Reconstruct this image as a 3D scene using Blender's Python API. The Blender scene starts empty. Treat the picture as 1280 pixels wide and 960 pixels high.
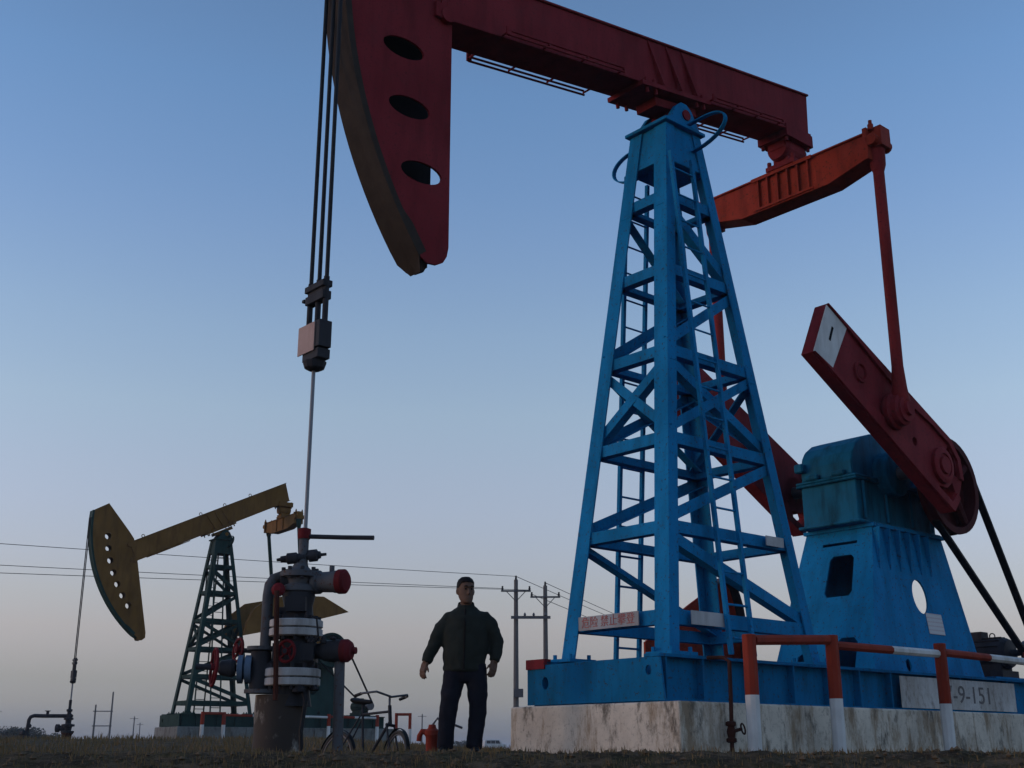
import bpy, bmesh, math, random
from mathutils import Vector, Matrix, noise
import numpy as np
R = math.radians
random.seed(7)
scene = bpy.context.scene
C = scene.collection

# ------------------------------------------------------------------ camera, sky, sun, exposure
cam_data = bpy.data.cameras.new('camera'); cam = bpy.data.objects.new('camera', cam_data); C.objects.link(cam)
cam_data.sensor_width = 36.0; cam_data.lens = 36.0 * 1480 / 1280
cam_data.clip_start = 0.05; cam_data.clip_end = 20000
cam.location = (0, 0, 0.06); cam.rotation_euler = (math.pi / 2 + math.atan(457 / 1480), 0, 0)
scene.camera = cam

SUN_EL, SUN_AZ = R(5.0), R(264.0)         # azimuth clockwise from +Y (the view direction): behind the left shoulder
world = bpy.data.worlds.new('World'); scene.world = world; world.use_nodes = True
wn = world.node_tree; wn.nodes.clear()
wo = wn.nodes.new('ShaderNodeOutputWorld'); bg = wn.nodes.new('ShaderNodeBackground')
sky = wn.nodes.new('ShaderNodeTexSky'); sky.sky_type = 'NISHITA'; sky.sun_disc = False
sky.sun_elevation = SUN_EL; sky.sun_rotation = SUN_AZ; sky.air_density = 1.0; sky.dust_density = 0.4; sky.ozone_density = 2.0
# twilight: the clear-sky model tinted by height above the horizon (earth-shadow blue, rose belt, pale blue, deeper blue)
geo = wn.nodes.new('ShaderNodeTexCoord'); sep = wn.nodes.new('ShaderNodeSeparateXYZ'); rmp = wn.nodes.new('ShaderNodeValToRGB'); mul = wn.nodes.new('ShaderNodeMix')
mul.data_type = 'RGBA'; mul.blend_type = 'MULTIPLY'; mul.inputs[0].default_value = 1.0; mul.clamp_result = False
TINT = [(0.0074, (0.181, 0.261, 0.888)),
        (0.0199, (0.218, 0.284, 0.825)),
        (0.0355, (0.292, 0.312, 0.671)),
        (0.0532, (0.347, 0.325, 0.554)),
        (0.0672, (0.423, 0.357, 0.541)),
        (0.0929, (0.573, 0.423, 0.532)),
        (0.1188, (0.672, 0.492, 0.560)),
        (0.1513, (0.781, 0.570, 0.632)),
        (0.1893, (0.879, 0.646, 0.697)),
        (0.2169, (0.933, 0.693, 0.723)),
        (0.2691, (1.000, 0.785, 0.773)),
        (0.3335, (0.967, 0.810, 0.831)),
        (0.4082, (0.867, 0.789, 0.887)),
        (0.4442, (0.813, 0.780, 0.903)),
        (0.5125, (0.741, 0.774, 0.918)),
        (0.5754, (0.700, 0.721, 0.851))]
el = rmp.color_ramp.elements
while len(el) < len(TINT): el.new(0.5)
for e, (p_, c_) in zip(el, TINT): e.position = p_; e.color = (*c_, 1)
wn.links.new(geo.outputs['Generated'], sep.inputs[0]); wn.links.new(sep.outputs['Z'], rmp.inputs[0])
wn.links.new(sky.outputs['Color'], mul.inputs[6]); wn.links.new(rmp.outputs[0], mul.inputs[7])
bg.inputs['Strength'].default_value = 0.15
wn.links.new(mul.outputs[2], bg.inputs['Color']); wn.links.new(bg.outputs[0], wo.inputs['Surface'])

sd = bpy.data.lights.new('sun', 'SUN'); sun = bpy.data.objects.new('sun', sd); C.objects.link(sun)
sd.energy = 0.10; sd.angle = R(12); sd.color = (1.0, 0.72, 0.55)
sv = Vector((math.sin(SUN_AZ) * math.cos(SUN_EL), math.cos(SUN_AZ) * math.cos(SUN_EL), math.sin(SUN_EL)))
sun.rotation_euler = sv.to_track_quat('Z', 'Y').to_euler(); sun.location = (-20, -10, 12)

scene.view_settings.view_transform = 'Standard'; scene.view_settings.look = 'None'
scene.view_settings.exposure = 1.52; scene.view_settings.gamma = 1.0; scene.view_settings.use_curve_mapping = False

# ------------------------------------------------------------------ materials
def nodes(name):
    m = bpy.data.materials.new(name); m.use_nodes = True
    nt = m.node_tree; b = nt.nodes['Principled BSDF']
    return m, nt, b
def ramp(nt, fac, stops):
    r = nt.nodes.new('ShaderNodeValToRGB'); el = r.color_ramp.elements
    while len(el) < len(stops): el.new(0.5)
    for e, (p, c) in zip(el, stops):
        e.position = p; e.color = (*c, 1) if len(c) == 3 else c
    nt.links.new(fac, r.inputs[0]); return r.outputs[0]
def tex(nt, scale, detail=5, rough=0.6, stretch=(1, 1, 1), loc=(0, 0, 0), space='Object'):
    tc = nt.nodes.new('ShaderNodeTexCoord'); mp = nt.nodes.new('ShaderNodeMapping')
    mp.inputs['Scale'].default_value = stretch; mp.inputs['Location'].default_value = loc
    n = nt.nodes.new('ShaderNodeTexNoise'); n.inputs['Scale'].default_value = scale
    n.inputs['Detail'].default_value = detail; n.inputs['Roughness'].default_value = rough
    nt.links.new(tc.outputs[space], mp.inputs[0]); nt.links.new(mp.outputs[0], n.inputs['Vector'])
    return n.outputs['Fac']
def mixc(nt, fac, a, b):
    m = nt.nodes.new('ShaderNodeMix'); m.data_type = 'RGBA'
    for sock, v in ((m.inputs[0], fac), (m.inputs[6], a), (m.inputs[7], b)):
        if hasattr(v, 'is_linked'): nt.links.new(v, sock)
        elif isinstance(v, (int, float)): sock.default_value = v
        else: sock.default_value = (*v, 1)
    return m.outputs[2]
def bump(nt, b, fac, strength=0.2, dist=0.01):
    bp = nt.nodes.new('ShaderNodeBump'); bp.inputs['Strength'].default_value = strength; bp.inputs['Distance'].default_value = dist
    nt.links.new(fac, bp.inputs['Height']); nt.links.new(bp.outputs[0], b.inputs['Normal'])
def paint(name, col, rough=0.45, grime=(0.03, 0.025, 0.02), amount=0.5, rust=None, metal=0.0):
    """painted steel: broad fading, streaks running down, fine scuffs, optional rust flecks"""
    m, nt, b = nodes(name)
    fade = tex(nt, 1.3, 4)
    c = mixc(nt, ramp(nt, fade, [(0.3, (0, 0, 0)), (0.75, (1, 1, 1))]), tuple(x * 0.82 for x in col), tuple(min(1, x * 1.18 + 0.004) for x in col))
    st = tex(nt, 5.0, 6, 0.65, (1, 1, 0.18))
    c = mixc(nt, ramp(nt, st, [(0.46, (0, 0, 0)), (0.70, (amount,) * 3)]), c, grime)
    pt = tex(nt, 2.3, 7, 0.7, loc=(8, 3, 1)); c = mixc(nt, ramp(nt, pt, [(0.55, (0, 0, 0)), (0.66, (amount * 0.45,) * 3)]), c, tuple(0.6 * x + 0.02 for x in col))
    sc = tex(nt, 28.0, 5, 0.7, loc=(3, 1, 7))
    if rust: c = mixc(nt, ramp(nt, sc, [(0.575, (0, 0, 0)), (0.64, (0.85,) * 3)]), c, rust)
    nt.links.new(c, b.inputs['Base Color'])
    rr = nt.nodes.new('ShaderNodeMapRange'); rr.inputs[3].default_value = rough - 0.08; rr.inputs[4].default_value = rough + 0.25
    nt.links.new(st, rr.inputs[0]); nt.links.new(rr.outputs[0], b.inputs['Roughness'])
    b.inputs['Metallic'].default_value = metal; b.inputs['Specular IOR Level'].default_value = 0.04
    bump(nt, b, sc, 0.12, 0.004)
    return m
def concrete(name, base, stain, dark, seed=0.0):
    m, nt, b = nodes(name)
    n1 = tex(nt, 2.2, 6, 0.62, loc=(seed, 0, 0))
    c = mixc(nt, ramp(nt, n1, [(0.35, (0, 0, 0)), (0.7, (1, 1, 1))]), base, tuple(x * 0.72 for x in base))
    n2 = tex(nt, 2.9, 8, 0.75, (1, 1, 0.28), (0, seed + 4, 0))
    c = mixc(nt, ramp(nt, n2, [(0.47, (0, 0, 0)), (0.60, (0.9,) * 3)]), c, stain)
    n3 = tex(nt, 4.5, 8, 0.72, (1, 1, 0.45), (seed, 9, 2))
    c = mixc(nt, ramp(nt, n3, [(0.53, (0, 0, 0)), (0.64, (0.9,) * 3)]), c, dark)
    n4 = tex(nt, 22, 6, 0.75)
    c = mixc(nt, ramp(nt, n4, [(0.54, (0, 0, 0)), (0.70, (0.6,) * 3)]), c, dark)
    nt.links.new(c, b.inputs['Base Color']); b.inputs['Roughness'].default_value = 0.9
    bump(nt, b, n3, 0.4, 0.02)
    return m
def plain(name, col, rough=0.7, var=0.25, scale=12, metal=0.0, bumps=0.15):
    m, nt, b = nodes(name)
    n = tex(nt, scale, 5)
    c = mixc(nt, n, tuple(x * (1 - var) for x in col), tuple(min(1, x * (1 + var)) for x in col))
    nt.links.new(c, b.inputs['Base Color']); b.inputs['Roughness'].default_value = rough; b.inputs['Metallic'].default_value = metal; b.inputs['Specular IOR Level'].default_value = 0.12
    if bumps: bump(nt, b, n, bumps, 0.005)
    return m
RUST = (0.07, 0.028, 0.014)
M = dict(
    blue=paint('blue paint', (0.004, 0.180, 0.40), 0.6, (0.008, 0.06, 0.10), 0.45, (0.03, 0.05, 0.07)),
    blue3=paint('darker skid blue', (0.003, 0.135, 0.30), 0.65, (0.008, 0.05, 0.08), 0.55, (0.03, 0.05, 0.07)),  # darker than the tower blue, with more grime
    blue2=paint('gearbox blue paint', (0.008, 0.14, 0.25), 0.5, (0.008, 0.03, 0.04), 0.85),
    maroon=paint('maroon paint', (0.20, 0.022, 0.028), 0.6, (0.07, 0.012, 0.014), 0.5, (0.08, 0.02, 0.02)),
    red=paint('orange red paint', (0.30, 0.035, 0.018), 0.45, (0.06, 0.015, 0.01), 0.5, RUST),
    fence_red=paint('fence red paint', (0.25, 0.036, 0.020), 0.5, (0.06, 0.02, 0.015), 0.4),
    fence_white=paint('fence white paint', (0.62, 0.62, 0.60), 0.55, (0.25, 0.22, 0.18), 0.5),
    white=paint('white paint', (0.60, 0.60, 0.58), 0.5, (0.25, 0.23, 0.2), 0.45),
    pitman=paint('pitman red paint', (0.23, 0.026, 0.026), 0.6, (0.08, 0.014, 0.014), 0.5, (0.08, 0.02, 0.02)),
    sheave=paint('dark red sheave', (0.07, 0.014, 0.016), 0.6, (0.02, 0.012, 0.012), 0.6),  # dark red, deeper than the crank paint
    track=plain('rope track', (0.040, 0.030, 0.024), 0.8, 0.5, 6),
    black=plain('black rubber', (0.012, 0.012, 0.013), 0.6),
    steel=plain('dull steel', (0.10, 0.10, 0.11), 0.45, 0.4, 14, 0.5),
    rod=plain('polished rod', (0.20, 0.21, 0.23), 0.5, 0.2, 10, 0.2, 0),
    rope=plain('wire rope', (0.018, 0.02, 0.024), 0.6, 0.4, 60),
    greypaint=paint('grey wellhead paint', (0.085, 0.09, 0.10), 0.45, (0.03, 0.025, 0.02), 0.7, RUST),
    darkiron=paint('oily iron', (0.035, 0.036, 0.042), 0.4, (0.012, 0.01, 0.01), 0.6),
    rust=paint('rusty pipe', (0.06, 0.022, 0.016), 0.7, (0.02, 0.012, 0.01), 0.6),
    green=paint('dark green paint', (0.016, 0.045, 0.040), 0.5, (0.012, 0.015, 0.012), 0.5),
    ochre=paint('ochre paint', (0.18, 0.092, 0.024), 0.55, (0.06, 0.03, 0.012), 0.5),
    conc=concrete('whitewashed concrete', (0.68, 0.61, 0.50), (0.24, 0.165, 0.095), (0.10, 0.085, 0.065)),
    conc2=concrete('grey concrete', (0.20, 0.21, 0.20), (0.12, 0.11, 0.09), (0.06, 0.06, 0.055), 3.0),
    wood=plain('pole concrete', (0.13, 0.12, 0.115), 0.85, 0.3, 5),
    label_red=plain('red lettering', (0.40, 0.13, 0.12), 0.6, 0.2),
    label_dark=plain('dark lettering', (0.13, 0.12, 0.12), 0.6, 0.2),
    signgrey=paint('faded sign paint', (0.42, 0.42, 0.42), 0.6, (0.18, 0.16, 0.14), 0.6),
    panel_white=concrete('stained white panel', (0.56, 0.55, 0.53), (0.36, 0.33, 0.29), (0.16, 0.13, 0.11), 6.0),
    hole=plain('shade and numeral black', (0.01, 0.01, 0.012), 0.9),  # near-black: crank numeral, and the shade painted inside the horse head
)
def cask_mat():
    m, nt, b = nodes('peeling casing paint')
    n = tex(nt, 7, 8, 0.7, (1, 1, 0.5)); n2 = tex(nt, 3, 5)
    c = mixc(nt, ramp(nt, n, [(0.52, (0, 0, 0)), (0.60, (1, 1, 1))]), (0.028, 0.018, 0.013), (0.30, 0.27, 0.23))
    c = mixc(nt, ramp(nt, n2, [(0.45, (0, 0, 0)), (0.6, (1, 1, 1))]), (0.030, 0.020, 0.014), c)
    nt.links.new(c, b.inputs['Base Color']); b.inputs['Roughness'].default_value = 0.8; bump(nt, b, n, 0.4, 0.01)
    return m
M['cask'] = cask_mat()
def placard_mat():
    m, nt, b = nodes('faded printed placard')
    tc = nt.nodes.new('ShaderNodeTexCoord'); sp = nt.nodes.new('ShaderNodeSeparateXYZ'); nt.links.new(tc.outputs['Object'], sp.inputs[0])
    wv = nt.nodes.new('ShaderNodeMath'); wv.operation = 'SINE'; mu = nt.nodes.new('ShaderNodeMath'); mu.operation = 'MULTIPLY'; mu.inputs[1].default_value = 120
    nt.links.new(sp.outputs[2], mu.inputs[0]); nt.links.new(mu.outputs[0], wv.inputs[0])
    n = tex(nt, 55, 2)
    mm = nt.nodes.new('ShaderNodeMath'); mm.operation = 'MULTIPLY'; nt.links.new(wv.outputs[0], mm.inputs[0]); nt.links.new(n, mm.inputs[1])
    c = mixc(nt, ramp(nt, mm.outputs[0], [(0.22, (0, 0, 0)), (0.36, (0.45,) * 3)]), (0.40, 0.41, 0.43), (0.30, 0.17, 0.17))
    nt.links.new(c, b.inputs['Base Color']); b.inputs['Roughness'].default_value = 0.5
    return m
M['placard'] = placard_mat()
def ground_mat():
    m, nt, b = nodes('bare dry earth')
    n1 = tex(nt, 1.6, 8, 0.65); n2 = tex(nt, 7, 9, 0.75); n3 = tex(nt, 30, 6, 0.75); n5 = tex(nt, 3.2, 6, 0.7, loc=(5, 2, 0))
    c = mixc(nt, ramp(nt, n1, [(0.40, (0, 0, 0)), (0.62, (1, 1, 1))]), (0.085, 0.058, 0.034), (0.185, 0.125, 0.075))
    c = mixc(nt, ramp(nt, n5, [(0.46, (0, 0, 0)), (0.58, (0.85,) * 3)]), c, (0.070, 0.058, 0.022))
    c = mixc(nt, ramp(nt, n2, [(0.44, (0, 0, 0)), (0.60, (0.85,) * 3)]), c, (0.030, 0.022, 0.013))
    c = mixc(nt, ramp(nt, n3, [(0.54, (0, 0, 0)), (0.70, (0.7,) * 3)]), c, (0.22, 0.165, 0.11))
    nt.links.new(c, b.inputs['Base Color']); b.inputs['Roughness'].default_value = 1.0; b.inputs['Specular IOR Level'].default_value = 0.1
    bump(nt, b, n2, 0.9, 0.08)
    return m
M['ground'] = ground_mat()
M['grass'] = plain('dry grass', (0.15, 0.105, 0.050), 0.9, 0.4, 3, 0, 0)
M['clod'] = plain('earth clod', (0.11, 0.078, 0.048), 1.0, 0.4, 8)

# ------------------------------------------------------------------ mesh helper
class MB:
    def __init__(s): s.b = bmesh.new(); s.mi = 0
    def _set(s, faces):
        for f in faces: f.material_index = s.mi
    def loft(s, rings, cap=True, closed=True):
        vs = [[s.b.verts.new(p) for p in r] for r in rings]; fs = []
        n = len(rings[0])
        for a, c in zip(vs, vs[1:]):
            for i in range(n if closed else n - 1):
                j = (i + 1) % n; fs.append(s.b.faces.new((a[i], a[j], c[j], c[i])))
        if cap:
            fs.append(s.b.faces.new(vs[0])); fs.append(s.b.faces.new(vs[-1]))
        s._set(fs); return s
    def box(s, lo, hi):
        (a, b, c), (d, e, f) = lo, hi
        return s.loft([[(a, b, c), (d, b, c), (d, e, c), (a, e, c)], [(a, b, f), (d, b, f), (d, e, f), (a, e, f)]])
    def frustum(s, lo0, hi0, z0, lo1, hi1, z1):
        return s.loft([[(lo0[0], lo0[1], z0), (hi0[0], lo0[1], z0), (hi0[0], hi0[1], z0), (lo0[0], hi0[1], z0)],
                       [(lo1[0], lo1[1], z1), (hi1[0], lo1[1], z1), (hi1[0], hi1[1], z1), (lo1[0], hi1[1], z1)]])
    def sweep(s, p0, p1, e1, e2, prof):
        p0, p1, e1, e2 = map(Vector, (p0, p1, e1, e2))
        return s.loft([[p + e1 * a + e2 * b for a, b in prof] for p in (p0, p1)])
    def angle(s, p0, p1, n1, n2, a, b, t=0.014):
        """L section: flange a along n1, flange b along n2"""
        return s.sweep(p0, p1, n1, n2, [(0, 0), (a, 0), (a, t), (t, t), (t, b), (0, b)])
    def tube(s, pts, r, n=10, cap=True):
        pts = [Vector(p) for p in pts]; rr = r if isinstance(r, (list, tuple)) else [r] * len(pts)
        rings = []; ref = None
        for i, p in enumerate(pts):
            d = (pts[min(i + 1, len(pts) - 1)] - pts[max(i - 1, 0)]).normalized()
            if ref is None: ref = Vector((0, 0, 1)) if abs(d.z) < 0.9 else Vector((1, 0, 0))
            x = (ref - d * ref.dot(d)).normalized(); ref = x; y = d.cross(x)
            rings.append([p + (x * math.cos(2 * math.pi * k / n) + y * math.sin(2 * math.pi * k / n)) * rr[i] for k in range(n)])
        return s.loft(rings, cap)
    def ring(s, c, axis, r, tr, n=24, m=8, arc=(0, 2 * math.pi)):
        c, axis = Vector(c), Vector(axis).normalized()
        x = axis.orthogonal().normalized(); y = axis.cross(x); full = arc[1] - arc[0] > 6.28
        rings = []
        for i in range(n + (0 if full else 1)):
            t = arc[0] + (arc[1] - arc[0]) * i / n; d = x * math.cos(t) + y * math.sin(t)
            rings.append([c + d * (r + tr * math.cos(2 * math.pi * k / m)) + axis * tr * math.sin(2 * math.pi * k / m) for k in range(m)])
        if full: rings.append(rings[0])
        return s.loft(rings, not full)
    def lathe(s, c, axis, prof, n=20):
        """prof: (radius, distance along axis)"""
        c, axis = Vector(c), Vector(axis).normalized(); x = axis.orthogonal().normalized(); y = axis.cross(x)
        rings = [[c + axis * h + (x * math.cos(2 * math.pi * k / n) + y * math.sin(2 * math.pi * k / n)) * max(r, 1e-4) for k in range(n)] for r, h in prof]
        return s.loft(rings)
    def plate(s, loops, o, ex, ey, en, t):
        """flat plate with holes: loops of 2D points, first the outline; thickness t along en"""
        o, ex, ey, en = map(Vector, (o, ex, ey, en)); es = []; vsall = []
        for L in loops:
            vs = [s.b.verts.new(o + ex * a + ey * b) for a, b in L]; vsall.append(vs)
            for i in range(len(vs)): es.append(s.b.edges.new((vs[i], vs[(i + 1) % len(vs)])))
        r = bmesh.ops.triangle_fill(s.b, use_beauty=True, use_dissolve=False, edges=es)
        fs = [g for g in r['geom'] if isinstance(g, bmesh.types.BMFace)]
        s._set(fs)
        # second skin and walls
        mp = {}
        for vs in vsall:
            for v in vs: mp[v] = s.b.verts.new(v.co + en * t)
        new = [s.b.faces.new([mp[v] for v in reversed(f.verts)]) for f in fs]
        for vs in vsall:
            for i in range(len(vs)):
                a, b = vs[i], vs[(i + 1) % len(vs)]; new.append(s.b.faces.new((a, b, mp[b], mp[a])))
        s._set(new); return s
    def build(s, name, mat, parent=None, flip=False, smooth=False, bevel=0.0):
        if flip:
            for v in s.b.verts: v.co.y = -v.co.y
        bmesh.ops.remove_doubles(s.b, verts=s.b.verts[:], dist=1e-5)
        bmesh.ops.recalc_face_normals(s.b, faces=s.b.faces[:])
        me = bpy.data.meshes.new(name); s.b.to_mesh(me); s.b.free()
        for m in (mat if isinstance(mat, (list, tuple)) else [mat]): me.materials.append(M[m] if isinstance(m, str) else m)
        o = bpy.data.objects.new(name, me); C.objects.link(o)
        if parent: o.parent = parent
        if smooth:
            me.shade_smooth()
            me.set_sharp_from_angle(angle=R(35))
        if bevel:
            md = o.modifiers.new('bevel', 'BEVEL'); md.width = bevel; md.segments = 1; md.limit_method = 'ANGLE'; md.angle_limit = R(40)
        return o
def tag(o, label, cat, group=None, kind=None):
    o['label'] = label; o['category'] = cat
    if group: o['group'] = group
    if kind: o['kind'] = kind
    return o
def empty(name, loc=(0, 0, 0), rz=0.0):
    o = bpy.data.objects.new(name, None); C.objects.link(o); o.location = loc; o.rotation_euler = (0, 0, rz); o.empty_display_size = 0.3
    return o
def circ(cx, cy, rx, ry=None, n=20, a0=0.0, tilt=0.0):
    ry = rx if ry is None else ry; out = []
    for i in range(n):
        t = a0 + 2 * math.pi * i / n; a, b = rx * math.cos(t), ry * math.sin(t)
        out.append((cx + a * math.cos(tilt) - b * math.sin(tilt), cy + a * math.sin(tilt) + b * math.cos(tilt)))
    return out
def text_mesh(body, size, mat, name, parent, o, ex, ey, squeeze=1.0):
    """flat lettering laid on a surface: o = centre, ex/ey = reading and up directions (parent space)"""
    cu = bpy.data.curves.new(name, 'FONT'); cu.body = body; cu.size = size; cu.align_x = 'CENTER'; cu.align_y = 'CENTER'; cu.extrude = 0.0015
    t = bpy.data.objects.new(name, cu); C.objects.link(t)
    dg = bpy.context.evaluated_depsgraph_get(); me = bpy.data.meshes.new_from_object(t.evaluated_get(dg))
    bpy.data.objects.remove(t)
    ex, ey = Vector(ex).normalized(), Vector(ey).normalized(); en = ex.cross(ey)
    mx = Matrix(((ex.x * squeeze, ey.x, en.x, o[0]), (ex.y * squeeze, ey.y, en.y, o[1]), (ex.z * squeeze, ey.z, en.z, o[2]), (0, 0, 0, 1)))
    me.transform(mx); me.materials.clear(); me.materials.append(M[mat])
    ob = bpy.data.objects.new(name, me); C.objects.link(ob); ob.parent = parent
    return ob
def ss(a, b, x):
    t = max(0.0, min(1.0, (x - a) / (b - a))); return t * t * (3 - 2 * t)

# ------------------------------------------------------------------ terrain
def terrain(x, y):
    z = -1.45 * (1 - ss(3.0, 8.1, y)) ** 1.0
    if y < 8.1: z = min(z, -0.95 * max(0.0, 8.1 - y) ** 1.0 * 0.22 - 0.002)
    z += 0.35 * ss(18, 36, y) * ss(1.0, -7.0, x)                       # the ground rises to the left
    z += 0.035 * math.exp(-((y - 8.35) / 0.55) ** 2)                   # the lip of the bank
    z -= 0.42 * math.exp(-(((x + 1.45) / 0.75) ** 2 + ((y - 13.1) / 0.75) ** 2) ** 2)
    if y < 30:
        k = ss(30, 12, y) * (1.0 if y > 7 else 0.4)
        k *= 0.35 if 11 < y < 17 and x > -1.0 else 1.0
        z += k * (0.022 * noise.noise((x * 1.3, y * 1.3, 0)) + 0.026 * noise.noise((x * 4.5, y * 4.5, 3)) + 0.020 * noise.noise((x * 11, y * 11, 5)))
    elif y > 150:
        z += 0.25 * noise.noise((x * 0.01, y * 0.01, 8)) * ss(150, 400, y)
    return z
def grid_lines(segs):
    out = []
    for a, b, st in segs:
        n = max(1, int(round((b - a) / st))); out += [a + (b - a) * i / n for i in range(n)]
    return out + [segs[-1][1]]
def make_ground():
    far = [26, 34, 45, 60, 90, 140, 220, 400, 800, 1600, 4000]
    xs = [-x for x in reversed(far)] + grid_lines([(-20, -7, 0.3), (-7, 8, 0.07), (8, 20, 0.3)]) + far
    ys = grid_lines([(-30, -2, 4), (-2, 7, 0.25), (7, 9.4, 0.045), (9.4, 18, 0.13), (18, 30, 0.5), (30, 60, 2.0), (60, 150, 10)]) + [180, 230, 300, 400, 600, 900, 1500, 2500, 5000]
    vs = [(x, y, terrain(x, y)) for y in ys for x in xs]; nx = len(xs)
    fs = [(j * nx + i, j * nx + i + 1, (j + 1) * nx + i + 1, (j + 1) * nx + i) for j in range(len(ys) - 1) for i in range(nx - 1)]
    me = bpy.data.meshes.new('ground'); me.from_pydata(vs, [], fs); me.materials.append(M['ground']); me.shade_smooth()
    o = bpy.data.objects.new('ground', me); C.objects.link(o); o['kind'] = 'structure'; o['label'] = 'bare dark earth of the oil field up to the horizon'
make_ground()
def make_clods():
    b = bmesh.new()
    base = [Vector((0, 0, 1)), Vector((1, 0, 0)), Vector((0, 1, 0)), Vector((-1, 0, 0)), Vector((0, -1, 0)), Vector((0, 0, -1))]
    tri = [(0, 1, 2), (0, 2, 3), (0, 3, 4), (0, 4, 1), (5, 2, 1), (5, 3, 2), (5, 4, 3), (5, 1, 4)]
    for i in range(3800):
        y = 7.3 + 2.4 * random.random() ** 1.2 if i < 3000 else random.uniform(9, 22)
        x = random.uniform(-0.47, 0.47) * y * 1.05
        r = 0.006 + 0.022 * random.random() ** 3
        z = terrain(x, y) + r * 0.2
        vs = [b.verts.new((x + v.x * r * random.uniform(.6, 1.5), y + v.y * r * random.uniform(.6, 1.5), z + v.z * r * random.uniform(.5, 1.0))) for v in base]
        for t in tri: b.faces.new([vs[k] for k in t])
    me = bpy.data.meshes.new('dirt_clods'); b.to_mesh(me); b.free(); me.materials.append(M['clod'])
    o = bpy.data.objects.new('dirt_clods', me); C.objects.link(o); tag(o, 'loose clods of earth along the bank in the foreground', 'soil', kind='stuff')
make_clods()
def make_grass():
    vs, fs = [], []
    def blade(x, y, z, h, w):
        a = random.uniform(0, 6.28); l = random.uniform(0, 0.5) * h; k = len(vs)
        dx, dy = math.cos(a) * w, math.sin(a) * w; bx, by = math.cos(a + 1.3) * l, math.sin(a + 1.3) * l
        vs.extend([(x - dx, y - dy, z - 0.01), (x + dx, y + dy, z - 0.01), (x + bx * .5 + dx * .6, y + by * .5 + dy * .6, z + h * .6), (x + bx * .5 - dx * .6, y + by * .5 - dy * .6, z + h * .6), (x + bx, y + by, z + h)])
        fs.extend([(k, k + 1, k + 2, k + 3), (k + 3, k + 2, k + 4)])
    for t in range(900):                                                # low tufts on the bank
        y = 7.5 + random.random() ** 1.4 * 1.6; x = random.uniform(-0.48, 0.48) * y
        for i in range(random.randint(3, 9)): 
            xx, yy = x + random.gauss(0, .05), y + random.gauss(0, .05); blade(xx, yy, terrain(xx, yy), random.uniform(.012, .05), .0035)
    for t in range(2600):                                               # dry weeds on the left and far flat
        y = random.uniform(20, 75); x = random.uniform(-0.50, 0.05) * y
        if -3.2 < (x + 11.2) * .59 - (y - 45.6) * .81 < 3.2: continue
        h = random.uniform(.05, .16) * (1.8 if random.random() < .06 else 1)
        for i in range(7):
            xx, yy = x + random.gauss(0, .18), y + random.gauss(0, .18); blade(xx, yy, terrain(xx, yy), h * random.uniform(.6, 1.1), .012)
    me = bpy.data.meshes.new('dry_grass'); me.from_pydata(vs, [], fs); me.materials.append(M['grass'])
    o = bpy.data.objects.new('dry_grass', me); C.objects.link(o); tag(o, 'short dry brown grass and weeds over the field', 'grass', kind='stuff')
make_grass()

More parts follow.
